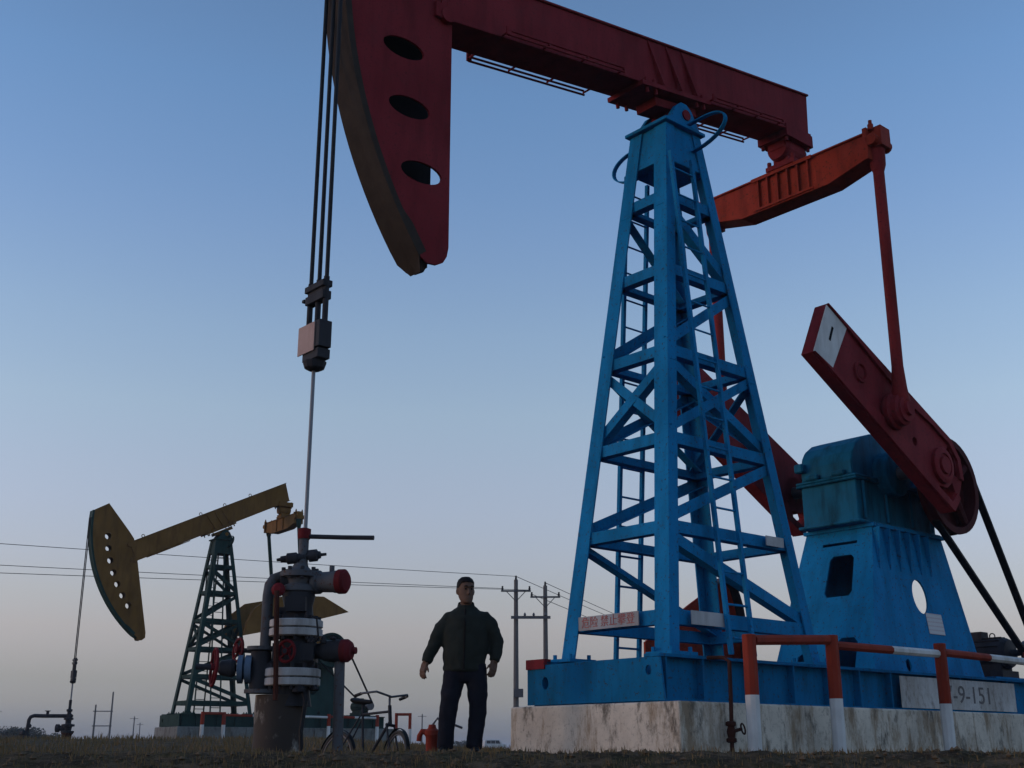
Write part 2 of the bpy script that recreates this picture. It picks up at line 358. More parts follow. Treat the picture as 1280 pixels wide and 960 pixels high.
# ------------------------------------------------------------------ pump jack (local axes: u along the beam away from the well, w to the right, z up)
PZ = 7.67                                                               # height of the saddle bearing
def pump_jack(cfg):
    root = empty('pump_jack', cfg['loc'], math.pi / 2 - cfg['phi']); tag(root, cfg['label'], 'pump jack', 'pump jacks')
    main = cfg['main']; TOW, BEAM, EQ, CR, HEAD = cfg['tower'], cfg['beam'], cfg['eq'], cfg['crank'], cfg['head']
    def B(mb, name, mat, parent=None, **k): return mb.build(name, mat, parent or root, flip=True, **k)
    AW, AU, ZB, TW, TU, UC, ZT = .78, 1.267, .992, .30, .32, -.10, 7.42
    def corner(su, sw, z):
        k = (z - ZB) / (ZT - ZB); return Vector((UC * k + su * (AU + (TU - AU) * k), sw * (AW + (TW - AW) * k), z))
    # legs
    for su in (-1, 1):
        for sw in (-1, 1):
            mb = MB(); mb.angle(corner(su, sw, ZB), corner(su, sw, ZT), (0, -sw, 0), (-su, 0, 0), .20, .15, .018)
            leg = B(mb, 'leg', TOW)
            mb = MB(); p = corner(su, sw, ZB); mb.box((p.x - su * .10 - .2, p.y - sw * .06 - .17, ZB - .034), (p.x - su * .10 + .2, p.y - sw * .06 + .17, ZB))
            for du in (-.14, .14):
                for dw in (-.12, .12): mb.tube([(p.x - su * .1 + du, p.y - sw * .06 + dw, ZB), (p.x - su * .1 + du, p.y - sw * .06 + dw, ZB + .05)], .022, 6)
            B(mb, 'foot_plate', TOW, leg)
    # braces
    LV = [1.35, 2.30, 3.30, 4.35, 5.40, 6.40]
    def brace(p0, p1, inward, h=.13, d=.12, off=.004):
        p0, p1 = Vector(p0), Vector(p1); inward = Vector(inward); d0 = (p1 - p0).normalized(); up = inward.cross(d0)
        if up.z < 0: up = -up
        mb = MB(); o = inward * (.016 + off) - up * h * .5; p0 = p0 + d0 * .03; p1 = p1 - d0 * .03
        mb.angle(p0 + o, p1 + o, up, inward, h, d, .012); return B(mb, 'brace', TOW)
    faces = [((-1, -1), (-1, 1), (1, 0, 0)), ((1, -1), (1, 1), (-1, 0, 0)), ((-1, 1), (1, 1), (0, -1, 0)), ((-1, -1), (1, -1), (0, 1, 0))]
    for fi, (a, b, inn) in enumerate(faces):
        off = .006 if fi < 2 else .010
        for z in LV:
            brace(corner(*a, z), corner(*b, z), inn, off=off, h=.15 if z < 2 else .13)
        for i, (z0, z1) in enumerate(zip(LV, LV[1:])):
            z0 += .07; z1 -= .07
            dn = brace if (fi >= 2 or i == 2) else None
            if not dn: continue
            o2 = off + .010
            if fi < 2 or i == 2:
                brace(corner(*a, z0), corner(*b, z1), inn, h=.11, off=o2); brace(corner(*a, z1), corner(*b, z0), inn, h=.11, off=o2 + .010)
            elif i in (0, 4): brace(corner(*a, z1), corner(*b, z0), inn, h=.12, off=o2)
            else: brace(corner(*a, z0), corner(*b, z1), inn, h=.12, off=o2)
    # cap of the tower and saddle bearing
    mb = MB(); z0, z1 = 6.90, 7.43; c0, c1 = corner(1, 1, z0), corner(1, 1, z1); d0, d1 = corner(-1, -1, z0), corner(-1, -1, z1)
    q = .02
    mb.frustum((d0.x + q, d0.y + q), (c0.x - q, c0.y - q), z0, (d1.x + q, d1.y + q), (c1.x - q, c1.y - q), z1)
    mb.box((d1.x - .05, d1.y - .05, z1), (c1.x + .05, c1.y + .05, z1 + .045))
    cap = B(mb, 'tower_cap', TOW, bevel=.006)
    mb = MB()
    for sw in (-1, 1):
        out = [(-.36, 7.475), (.30, 7.475), (.20, 7.62), (.12, 7.76), (.03, 7.83), (-.08, 7.83), (-.17, 7.76), (-.28, 7.6)]
        mb.plate([out], (0, sw * .24 - .03, 0), (1, 0, 0), (0, 0, 1), (0, 1, 0), .06)
    mb.box((-.30, -.2, 7.476), (.22, .2, 7.52))
    B(mb, 'bearing_bracket', TOW, cap, bevel=.004)
    al = BEAM['angle']; ca, sa = math.cos(al), math.sin(al)
    def A(s, n, w=0): return Vector((s * ca - n * sa, w, PZ + s * sa + n * ca))
    N0, DP, S0, S1, BW = .306, BEAM['depth'], BEAM['s0'], BEAM['s1'], .215
    mb = MB(); mb.lathe((0, -.2, PZ), (0, 1, 0), [(.05, 0), (.15, .0), (.15, .4), (.05, .4)], 20)
    mb.lathe((0, -.29, PZ), (0, 1, 0), [(.07, 0), (.07, .58)], 14)
    mb.sweep(A(-.42, .10), A(.36, .10), (0, 1, 0), A(0, 1) - A(0, 0), [(-.16, 0), (.16, 0), (.16, .11), (-.16, .11)])
    B(mb, 'saddle_bearing', BEAM['mat2'], smooth=True)
    # walking beam
    mb = MB()
    e2 = A(0, 1) - A(0, 0); e1 = Vector((0, 1, 0))
    mb.loft([[A(S0, N0 + .03, -BW), A(S0, N0 + .03, BW), A(S0, N0 + DP - .03, BW), A(S0, N0 + DP - .03, -BW)],
             [A(S1 - .02, N0 + .03, -BW), A(S1 - .02, N0 + .03, BW), A(S1 + .10, N0 + DP - .03, BW), A(S1 + .10, N0 + DP - .03, -BW)]])
    mb.sweep(A(S0, N0), A(S1, N0), e1, e2, [(-BW - .025, 0), (BW + .025, 0), (BW + .025, .028), (-BW - .025, .028)])
    mb.sweep(A(S0, N0 + DP - .028), A(S1 + .12, N0 + DP - .028), e1, e2, [(-BW - .025, 0), (BW + .025, 0), (BW + .025, .028), (-BW - .025, .028)])
    beam = B(mb, 'walking_beam', BEAM['mat'], bevel=.004)
    for sw in (-1, 1):
        for s in (-.36, -.02, .28):
            mb = MB(); w0 = sw * BW; w1 = sw * (BW + .075)
            mb.loft([[A(s, N0 + .03, w0), A(s + .02, N0 + .03, w0), A(s + .02, N0 + .03, w1), A(s, N0 + .03, w1)],
                     [A(s - .12, N0 + DP - .04, w0), A(s - .10, N0 + DP - .04, w0), A(s - .10, N0 + DP - .04, w0 + sw * .012), A(s - .12, N0 + DP - .04, w0 + sw * .012)]])
            B(mb, 'stiffener', BEAM['mat'], beam)
        for (a, b) in ((-3.0, -1.15), (.55, 2.05)) if main else ((-3.0, -1.5),):
            mb = MB(); w1 = sw * (BW + .13)
            for dn in (-.02, .035): mb.tube([A(a, N0 + dn, w1), A(b, N0 + dn, w1)], .015, 6)
            for k in range(4):
                s = a + (b - a) * k / 3; mb.tube([A(s, N0 + .012, sw * BW), A(s, N0 + .012, w1 + sw * .012)], .013, 6)
            mb.box(A(a - .03, N0 - .02, w1 - .01), A(a + .05, N0 + .07, w1 + .01))
            B(mb, 'step_rail', BEAM['mat'], beam)
    for s in (BEAM['eyes']):
        mb = MB(); top = A(s, N0 + DP + .01, 0 if not main else .1); mb.ring(top + Vector((0, 0, .03)), (0, 1, 0), .055, .014, 14, 6); B(mb, 'lifting_eye', BEAM['mat2'], beam, smooth=True)
    mb = MB()                                                            # saddle plate with bolts
    mb.sweep(A(-.78, N0 - .06), A(.52, N0 - .06), e1, e2, [(-.30, 0), (.30, 0), (.30, .058), (-.30, .058)])
    for s in (-.66, -.5, .28, .42):
        for w in (-.25, .25): mb.tube([A(s, N0 - .13, w), A(s, N0 + .07, w)], .024, 6)
    B(mb, 'saddle_plate', BEAM['mat2'], beam)
    # horse head: two cheek plates with holes, a rope track between them
    RH = HEAD['R']
    arc = [(-math.cos(t) * RH, PZ + math.sin(t) * RH) for t in [HEAD['t0'] + (HEAD['t1'] - HEAD['t0']) * i / 28 for i in range(29)]]
    outline = arc + HEAD['back']
    hw = .165
    head = empty('horse_head'); head.parent = root
    for sw in (-1, 1):
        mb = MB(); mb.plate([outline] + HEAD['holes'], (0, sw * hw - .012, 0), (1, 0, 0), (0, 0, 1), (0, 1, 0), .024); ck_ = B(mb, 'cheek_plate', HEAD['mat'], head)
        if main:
            mb = MB(); mb.plate([outline] + HEAD['holes'], (0, sw * (hw - .016) - .002, 0), (1, 0, 0), (0, 0, 1), (0, 1, 0), .004); B(mb, 'inner_shade_sheet', 'hole', ck_)  # added dark sheet: paints the shade inside the head as colour
    mb = MB(); tw = .185
    ts = [HEAD['tt'] + (HEAD['t1'] - HEAD['tt']) * i / 30 for i in range(31)]
    rows = []
    for i, t in enumerate(ts):
        k = min(1.0, (i + .15) / 1.2); th = (.11 if i < 4 else .07); c_, s_ = math.cos(t), math.sin(t)
        ro, ri, w_ = RH + .03, RH + .03 - th, tw * (.35 + .65 * k)
        rows.append([(-c_ * ro, -w_, PZ + s_ * ro), (-c_ * (ro - .012), 0, PZ + s_ * (ro - .012)), (-c_ * ro, w_, PZ + s_ * ro), (-c_ * ri, w_, PZ + s_ * ri), (-c_ * ri, -w_, PZ + s_ * ri)])
    mb.loft(rows)
    B(mb, 'rope_track', HEAD['track'], head)
    mb = MB()
    for (u0, z0_, u1, z1_) in HEAD['webs']:
        mb.loft([[(u0, -hw + .013, z0_), (u0, hw - .013, z0_), (u0 + .02, hw - .013, z0_ + .01), (u0 + .02, -hw + .013, z0_ + .01)], [(u1, -hw + .013, z1_), (u1, hw - .013, z1_), (u1 + .02, hw - .013, z1_ + .01), (u1 + .02, -hw + .013, z1_ + .01)]])
    B(mb, 'web_plate', HEAD['mat'], head)
    for sw in (-1, 1):
        mb = MB()
        p = A(S0, N0 + .06, sw * .20); mb.lathe((p.x - .02, sw * .19 - .05, p.z), (0, 1, 0), [(.085, 0), (.085, .1)], 14)
        p = A(S0, N0 + DP - .1, sw * .20); mb.lathe((p.x - .02, sw * .19 - .05, p.z), (0, 1, 0), [(.085, 0), (.085, .1)], 14)
        p = A(S0 - .16, N0 + .12, sw * .2); mb.box((p.x, sw * .19 - .03, p.z - .09), (p.x + .22, sw * .19 + .03, p.z + .08))
        mb.box((p.x + .08, sw * .19 - .02, p.z), (p.x + .16, sw * .19 + .02, p.z + .5))
        B(mb, 'hinge_lug', HEAD['mat'], head)
    # ropes, carrier bar, polished rod
    ur = -RH - .045; zc = cfg['carrier_z']
    for w in ((-.10, .04, .165) if main else (-.08, .08)):
        mb = MB(); top = [(-math.cos(t) * (RH + .045), w, PZ + math.sin(t) * (RH + .045)) for t in [max(0.02, HEAD['t1'] - .05) * i / 8 for i in range(9)]]
        mb.tube([(ur, w, zc - .05), (ur, w, zc + 1.2)] + top, .020 if main else .018, 8); B(mb, 'bridle_rope', 'rope', smooth=True)
    cb = MB()
    cb.box((ur - .05, -.13, zc + .14), (ur + .05, .19, zc + .20)); cb.box((ur - .045, -.12, zc + .02), (ur + .045, .185, zc + .10)); cb.box((ur - .03, -.09, zc + .05), (ur + .03, .15, zc + .16)); cb.box((ur - .05, -.17, zc + .06), (ur + .05, -.13, zc + .09))
    for w in (-.10, .04, .165): cb.tube([(ur, w, zc - .2), (ur, w, zc + .24)], .028, 8)
    cb.box((ur - .065, -.11, zc - .44), (ur + .065, .19, zc - .19))
    cb.box((ur - .06, -.09, zc - .54), (ur + .07, .17, zc - .45)); cb.lathe((ur, .03, zc - .63), (0, 0, 1), [(.05, 0), (.09, .02), (.11, .08), (.08, .09)], 12)
    carrier = B(cb, 'carrier_bar', ['darkiron'], bevel=.004)
    if main:
        mb = MB(); mb.box((ur - .076, -.15, zc - .47), (ur - .067, .12, zc - .20)); B(mb, 'indicator_plate', paint('faded pink plate', (.42, .30, .27), .6, (.2, .12, .1), .5), carrier)
    mb = MB(); mb.tube([(ur, .02, cfg['rod_bottom']), (ur, .02, zc - .55)], .017 if main else .028, 10); B(mb, 'polished_rod', 'rod', smooth=True)
    # equalizer and its bearing under the beam tail
    ue, ze, he = EQ['u'], EQ['z'], 1.33
    mb = MB(); prof = [(-he, ze + .21), (he, ze + .21), (he, ze - .13), (.55 * he, ze - .27), (-.55 * he, ze - .27), (-he, ze - .13)]
    mb.plate([prof], (ue - .13, 0, 0), (0, 1, 0), (0, 0, 1), (1, 0, 0), .26)
    mb.box((ue - .16, -he, ze + .21), (ue + .16, he, ze + .235))
    mb.loft([[(ue - .16, a, b - .022), (ue + .16, a, b - .022), (ue + .16, a, b), (ue - .16, a, b)] for a, b in reversed(prof[2:])])
    eq = B(mb, 'equalizer', EQ['mat'], bevel=.004)
    for w in ((-.42, -.26, -.09, .08, .25, .42) if main else (-.3, .3)):
        for sd_ in (-1, 1):
            mb = MB(); mb.box((ue + (.13 if sd_ > 0 else -.172), w - .012, ze - .27), (ue + (.172 if sd_ > 0 else -.13), w + .012, ze + .21)); B(mb, 'rib', EQ['mat'], eq)
    if main:
        mb = MB(); mb.box((ue - .185, -.52, ze - .272), (ue - .172, .5, ze - .24)); mb.box((ue - .185, -.52, ze + .18), (ue - .172, .5, ze + .232)); B(mb, 'rib_strip', EQ['mat'], eq)
    for sw in (-1, 1):                                                   # end brackets with bolts
        mb = MB(); mb.box((ue - .2, sw * (he + .02) - .03, ze - .18), (ue + .2, sw * (he + .02) + .03, ze + .27))
        mb.box((ue - .11, sw * (he + .12) - .09, ze + .0), (ue + .11, sw * (he + .12) + .09, ze + .28))
        for du in (-.13, .13): mb.lathe((ue + du, sw * (he + .08), ze + .24), (0, 0, 1), [(.04, 0), (.04, .08), (.025, .08), (.025, .14)], 8)
        mb.lathe((ue - .2, sw * (he + .1), ze + .08), (1, 0, 0), [(.08, 0), (.08, .4)], 12)
        B(mb, 'end_bracket', EQ['mat'], eq)
    ztb = (A(0, N0) + (A(1, 0) - A(0, 0)) * (ue / ca + .1)).z
    mb = MB()
    mb.lathe((ue - .24, 0, (ztb + ze + .23) / 2 + .02), (1, 0, 0), [(.08, 0), (.16, 0), (.18, .06), (.18, .42), (.16, .48), (.08, .48)], 18)
    mb.box((ue - .2, -.24, ze + .236), (ue + .2, .24, ze + .30)); mb.box((ue - .17, -.12, ze + .28), (ue + .17, .12, (ztb + ze + .23) / 2))
    mb.box((ue - .25, -.14, (ztb + ze + .23) / 2), (ue + .22, .14, ztb + .04))
    mb.box((ue - .33, -.25, ztb - .16), (ue + .28, .25, ztb - .04 + .06))
    for du in (-.28, .22):
        for w in (-.2, .2): mb.tube([(ue + du, w, ztb - .22), (ue + du, w, ztb + .04)], .025, 6)
    for w in (-.2, .2): mb.tube([(ue - .16, w, ze + .2), (ue - .16, w, ze + .38)], .03, 6); mb.tube([(ue + .16, w, ze + .2), (ue + .16, w, ze + .38)], .03, 6)
    B(mb, 'tail_bearing', BEAM['mat2'])
    # cranks, pitmans
    HU, HZ = CR['hub']; CW = CR['w']; ta = CR['angle']; cu, cz = math.cos(ta), math.sin(ta)
    def K(a, p): p *= CR['sgn']; return (HU + a * cu - p * cz, HZ + a * cz + p * cu)      # along, across (p>0 is up-right for the main unit)
    pin = K(*CR['pin'])
    for sw in (-1, 1):
        wi, wo = sw * CW, sw * (CW + .20)
        lo, hi = min(wi, wo), max(wi, wo)
        mb = MB(); mb.plate([[K(*p) for p in CR['outline']]] + [[K(*p) for p in h] for h in CR['holes']], (0, lo + (.03 if sw < 0 else 0), 0), (1, 0, 0), (0, 0, 1), (0, 1, 0), .17)
        ck = B(mb, 'crank', CR['mat'], bevel=.006)
        if main:
            face = wo - sw * .028
            for rim in CR['rims']:
                mb = MB(); mb.plate([[K(*p) for p in rim]], (0, min(face, face + sw * .035), 0), (1, 0, 0), (0, 0, 1), (0, 1, 0), .035); B(mb, 'rim', CR['mat'], ck, bevel=.003)
            mb = MB(); tp = [(2.42, -.37), (2.80, -.37), (2.80, .37), (2.36, .37)]
            mb.plate([[K(*p) for p in tp]], (0, min(face + sw * .001, face + sw * .012), 0), (1, 0, 0), (0, 0, 1), (0, 1, 0), .011); B(mb, 'white_panel', 'white', ck)
            if sw > 0:
                a = K(2.60, .06); text_mesh('1', .30, 'hole', 'numeral', ck, (a[0], -(face + .0145), a[1]), (.907, 0, -.42), (.42, 0, .907), 1.3)
            mb = MB(); c = K(1.92, .02); mb.ring((c[0], face + sw * .004, c[1]), (0, 1, 0), .115, .022, 20, 6); mb.lathe((c[0], face, c[1]), (0, sw, 0), [(.03, 0), (.066, 0), (.066, .006), (.03, .006)], 16); B(mb, 'boss', ['hole' if 0 else CR['mat']], ck, smooth=True)
        mb = MB()                                                        # shaft hub
        mb.lathe((HU, wi, HZ), (0, sw, 0), [(.10, 0), (.235, .0), (.235, .215), (.20, .235), (.155, .235), (.150, .215), (.115, .215), (.11, .25), (.02, .25)], 28); B(mb, 'hub', CR['mat'], ck, smooth=True)
        mb = MB()                                                        # crank pin with the pitman's lower bearing
        mb.lathe((pin[0], wi, pin[1]), (0, sw, 0), [(.12, 0), (.215, .19), (.235, .22), (.235, .27), (.20, .29), (.20, .36), (.16, .38), (.16, .41), (.09, .42), (.085, .46), (.02, .46)], 24); B(mb, 'pin_bearing', CR['mat'], ck, smooth=True)
        wp = sw * (CW + .33)
        p1, p0 = Vector((pin[0], wp, pin[1])), Vector((ue, sw * (he + .06), ze + .02))
        d = (p1 - p0).normalized()
        mb = MB(); mb.tube([p0, p1], .072, 12); mb.tube([p1 - d * .55, p1 - d * .28, p1 - d * .05], [.073, .092, .125], 12); mb.tube([p0 - d * .06, p0 + d * .25, p0 + d * .34], [.11, .10, .074], 12)
        B(mb, 'pitman', cfg['pitman_mat'], smooth=True)
    # gear box
    G = cfg['gear']
    mb = MB(); mb.box((2.86, -.42, 2.84), (4.72, .42, 3.44)); mb.box((2.80, -.47, 3.44), (4.78, .47, 3.475)); mb.box((2.80, -.47, 3.405), (4.78, .47, 3.437))
    for u in (2.98, 3.5, 4.1, 4.6):
        for w in (-.45, .43): mb.box((u - .02, w, 2.9), (u + .02, w + .02 + .02, 3.405))
    mb.box((2.80, -.47, 2.842), (4.78, .47, 2.88))
    gb = B(mb, 'gearbox', G, bevel=.012)
    prof = [(2.84, 3.476), (2.84, 3.66), (2.88, 3.79), (2.97, 3.92), (3.12, 4.02), (3.34, 4.09), (3.6, 4.12), (4.1, 4.12), (4.4, 4.05), (4.6, 3.92), (4.70, 3.74), (4.74, 3.476)]
    mb = MB(); mb.plate([prof], (0, -.40, 0), (1, 0, 0), (0, 0, 1), (0, 1, 0), .80); mb.box((2.74, -.44, 3.60), (2.85, -.30, 3.72)); mb.box((3.6, -.18, 4.115), (3.95, .18, 4.15)); mb.box((2.78, -.3, 3.478), (2.85, -.1, 3.55)); mb.box((2.78, .1, 3.478), (2.85, .3, 3.55))
    mb.lathe((HU, -.62, HZ), (0, 1, 0), [(.17, 0), (.30, .02), (.30, 1.22), (.17, 1.24)], 22)
    mb.lathe((4.42, -.5, 3.46), (0, 1, 0), [(.1, 0), (.16, .02), (.16, .98), (.1, 1.0)], 18)
    B(mb, 'gearbox_cover', G, gb, bevel=.035)
    mb = MB(); mb.lathe((HU, -CW - .01, HZ), (0, 1, 0), [(.09, 0), (.09, 2 * CW + .02)], 16); mb.lathe((4.42, -.55, 3.46), (0, 1, 0), [(.05, 0), (.05, 1.42)], 12); B(mb, 'shaft', 'steel', gb)
    # pedestal under the gear box: hollow, four plates with openings
    T0, T1, TWD = 3.02, 4.70, .50; B0, B1, BWD, ZP0, ZP1 = 2.42, 5.02, .74, .962, 2.80
    ped = empty('pedestal'); ped.parent = root
    def tilt(p00, p10, p01):
        o, x, y = Vector(p00), Vector(p10) - Vector(p00), Vector(p01); return o, x
    def trap(name, blo, bhi, tlo, thi, openings, t, nrm):
        """blo, bhi: bottom corners; tlo, thi: top corners; openings in (fraction along bottom axis metres, metres up the face)"""
        blo, bhi, tlo, thi = map(Vector, (blo, bhi, tlo, thi)); ex = (bhi - blo).normalized(); mid = (blo + bhi) / 2; tm = (tlo + thi) / 2
        ey = (tm - mid); ey = (ey - ex * ey.dot(ex)).normalized()
        to2 = lambda p: ((p - mid).dot(ex), (p - mid).dot(ey)); n = ex.cross(ey); n = n if n.dot(Vector(nrm)) > 0 else -n
        mb = MB(); mb.plate([[to2(blo), to2(bhi), to2(thi), to2(tlo)]] + openings, mid, ex, ey, -n, t); return B(mb, name, G if 0 else cfg['ped'], ped), mid, ex, ey, n
    win = [(-.19, 1.00), (.14, 1.00), (.18, 1.06), (.16, 1.52), (.11, 1.57), (-.15, 1.57), (-.20, 1.52), (-.23, 1.06)]
    win = [(x + .12, y) for x, y in win]
    door1 = [(.16, .03), (.46, .03), (.46, .38), (.40, .44), (.22, .44), (.16, .38)]
    slot = [(-.22, 1.72), (.30, 1.72), (.30, 1.76), (-.22, 1.76)]
    door2 = [(-.40, .03), (-.20, .03), (-.20, .22), (-.25, .26), (-.35, .26), (-.40, .22)]
    trap('front_plate', (B0, -BWD, ZP0), (B0, BWD, ZP0), (T0, -TWD, ZP1), (T0, TWD, ZP1), [win, door1, slot, door2], .025, (-1, 0, 0))
    trap('rear_plate', (B1, -BWD, ZP0), (B1, BWD, ZP0), (T1, -TWD, ZP1), (T1, TWD, ZP1), [circ(-.06, 1.08, .34, .34, 20)], .025, (1, 0, 0))
    oval = circ(.10, 1.00, .17, .225, 20)
    _, mid, ex, ey, n = trap('side_plate', (B0, BWD, ZP0), (B1, BWD, ZP0), (T0, TWD, ZP1), (T1, TWD, ZP1), [oval, circ(-.52, .09, .06, .08, 12), circ(.32, .09, .05, .08, 12)], .025, (0, 1, 0))
    trap('side_plate', (B0, -BWD, ZP0), (B1, -BWD, ZP0), (T0, -TWD, ZP1), (T1, -TWD, ZP1), [], .025, (0, -1, 0))
    mb = MB(); mb.box((T0 - .03, -TWD - .03, ZP1 - .005), (T1 + .03, TWD + .05, ZP1 + .04)); B(mb, 'top_flange', cfg['ped'], ped)
    for k in range(6):
        mb = MB(); x = -.70 + k * .235; r0, r1 = mid + ex * (x * 1.05) + ey * 1.30, mid + ex * x + ey * 1.83
        mb.loft([[r0, r0 + ex * .02, r0 + ex * .02 + n * .01, r0 + n * .01], [r1, r1 + ex * .02, r1 + ex * .02 + n * .10, r1 + n * .10]]); B(mb, 'gusset', cfg['ped'], ped)
    if main:
        mb = MB(); o = mid + ex * .32 + ey * .52 + n * .003
        mb.sweep(o, o + ey * .27, ex, n, [(-.19, 0), (.19, 0), (.19, .006), (-.19, .006)]); B(mb, 'placard', 'placard', ped)
    # big sheave, belts, motor
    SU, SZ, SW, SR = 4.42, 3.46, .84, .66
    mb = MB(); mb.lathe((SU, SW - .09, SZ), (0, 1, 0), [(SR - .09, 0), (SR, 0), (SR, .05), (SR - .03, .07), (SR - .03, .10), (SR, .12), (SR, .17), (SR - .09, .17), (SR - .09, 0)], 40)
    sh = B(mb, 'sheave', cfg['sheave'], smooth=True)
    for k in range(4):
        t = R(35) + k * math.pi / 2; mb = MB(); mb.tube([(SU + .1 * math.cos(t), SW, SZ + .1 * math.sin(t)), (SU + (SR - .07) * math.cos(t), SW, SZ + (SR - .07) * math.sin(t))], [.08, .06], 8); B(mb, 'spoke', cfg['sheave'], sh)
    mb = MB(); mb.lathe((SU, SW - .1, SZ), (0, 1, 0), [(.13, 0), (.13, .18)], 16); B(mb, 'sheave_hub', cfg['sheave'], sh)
    MU, MZ, MR = 6.22, 1.36, .16
    d = Vector((MU - SU, 0, MZ - SZ)); L = d.length; th = math.atan2(d.z, d.x); be = math.acos((SR - MR) / L)
    for sgn in (-1, 1):
        a = th + sgn * be; p0 = Vector((SU + SR * math.cos(a), SW, SZ + SR * math.sin(a))); p1 = Vector((MU + MR * math.cos(a), SW, MZ + MR * math.sin(a)))
        mb = MB(); nn = Vector((math.cos(a), 0, math.sin(a))); mb.sweep(p0, p1, (0, 1, 0), nn, [(-.05, -.012), (.05, -.012), (.05, .02), (-.05, .02)]); B(mb, 'belt', 'black')
    mb = MB(); mb.lathe((MU, .1, MZ), (0, 1, 0), [(.12, -.55), (.20, -.50), (.22, -.42), (.22, .38), (.19, .44), (.05, .45), (.04, .62)], 20)
    for k in range(14):
        t = 2 * math.pi * k / 14; mb.sweep((MU + .22 * math.cos(t), -.3, MZ + .22 * math.sin(t)), (MU + .22 * math.cos(t), .45, MZ + .22 * math.sin(t)), (math.cos(t), 0, math.sin(t)), (-math.sin(t), 0, math.cos(t)), [(-.01, -.008), (.02, -.008), (.02, .008), (-.01, .008)])
    mb.box((MU - .24, -.35, 1.0), (MU + .24, .5, 1.12)); mb.box((MU - .16, -.3, 1.1), (MU + .16, .45, 1.25)); mb.box((MU - .1, -.12, MZ + .2), (MU + .1, .18, MZ + .32)); mb.ring((MU - .02, .3, MZ + .25), (1, 0, 0), .04, .01, 12, 6)
    mo = B(mb, 'motor', cfg['motor'], bevel=.006)
    mb = MB(); mb.lathe((MU, SW - .09, MZ), (0, 1, 0), [(.03, 0), (MR, 0), (MR, .18), (.03, .18)], 18); B(mb, 'motor_pulley', 'steel', mo)
    mb = MB(); mb.box((5.3, -.55, .962), (6.7, .75, 1.0)); B(mb, 'motor_rail', cfg['ped'], mo)
    # skid: two long I-beams, cross members, end plate
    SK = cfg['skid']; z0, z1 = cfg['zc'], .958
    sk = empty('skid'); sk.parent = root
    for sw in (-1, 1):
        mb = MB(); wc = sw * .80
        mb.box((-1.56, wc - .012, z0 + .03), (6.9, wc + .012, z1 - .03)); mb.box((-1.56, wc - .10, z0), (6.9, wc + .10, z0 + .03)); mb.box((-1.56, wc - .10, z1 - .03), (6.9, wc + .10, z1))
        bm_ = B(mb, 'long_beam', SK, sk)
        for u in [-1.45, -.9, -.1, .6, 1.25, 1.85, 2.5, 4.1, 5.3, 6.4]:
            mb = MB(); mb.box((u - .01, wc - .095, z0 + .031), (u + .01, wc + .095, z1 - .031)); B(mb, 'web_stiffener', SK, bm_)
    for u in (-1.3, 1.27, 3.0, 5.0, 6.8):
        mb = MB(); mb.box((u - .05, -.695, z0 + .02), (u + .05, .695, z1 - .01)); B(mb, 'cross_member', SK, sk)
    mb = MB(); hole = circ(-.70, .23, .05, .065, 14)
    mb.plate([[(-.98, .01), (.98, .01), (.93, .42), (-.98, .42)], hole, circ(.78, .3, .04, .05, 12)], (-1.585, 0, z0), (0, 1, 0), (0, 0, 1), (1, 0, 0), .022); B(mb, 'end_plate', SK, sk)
    if main:
        mb = MB(); mb.box((-1.60, -.99, .88), (-1.50, -.70, .962 + .02)); B(mb, 'red_lug', 'maroon', sk)
        mb = MB(); mb.plate([[(2.66, .035), (5.45, .035), (5.45, .40), (2.66, .40)]], (0, .905, z0), (1, 0, 0), (0, 0, 1), (0, 1, 0), .004); wp_ = B(mb, 'white_name_panel', 'panel_white', sk)
        text_mesh('17-9-151', .30, 'label_dark', 'lettering', sk, (4.15, -.911, z0 + .21), (1, 0, 0), (0, 0, 1), 1.25)
        # sign boards on the lowest braces
        pL, pR = corner(-1, -1, 1.35), corner(-1, 1, 1.35)
        mb = MB(); mb.box((pL.x - .034, -.52, 1.28), (pL.x - .022, .36, 1.425)); sg = B(mb, 'sign_board', 'signgrey')
        text_mesh('危险 禁止攀登', .125, 'label_red', 'lettering', sg, (pL.x - .036, .08, 1.352), (0, -1, 0), (0, 0, 1), 1.0)
        pR = corner(1, 1, 1.35); mb = MB(); mb.box((-.92, pR.y + .024, 1.28), (-.38, pR.y + .034, 1.42)); B(mb, 'sign_board', 'signgrey')
        pR = corner(1, 1, 2.3); mb = MB(); mb.box((.50, pR.y + .024, 2.25), (.82, pR.y + .034, 2.36)); B(mb, 'faded_tag', 'signgrey')
    # ladders on both flanks
    for sw in (-1, 1):
        lad = empty('ladder'); lad.parent = root
        b0, b1 = corner(1, sw, 1.02), corner(1, sw, 6.9)
        ws = [(b0.y + sw * .07), (b1.y + sw * .07)]
        cu0, cu1 = (-.20, -.30) if sw > 0 else (-.16, -.2); hw0 = .19
        for e in (-1, 1):
            mb = MB(); mb.sweep((cu0 + e * hw0, ws[0], 1.0), (cu1 + e * hw0, ws[1], 6.95), (1, 0, 0), (0, 1, 0), [(-.022, -.022), (.022, -.022), (.022, .022), (-.022, .022)]); B(mb, 'rail', TOW, lad)
        nr = 17
        for k in range(nr):
            t = (k + .5) / nr; z = 1.0 + 5.9 * t; u = cu0 + (cu1 - cu0) * t; w = ws[0] + (ws[1] - ws[0]) * (z - 1.0) / 5.95
            mb = MB(); mb.tube([(u - hw0, w, z), (u + hw0, w, z)], .013, 6); B(mb, 'rung', TOW, lad)
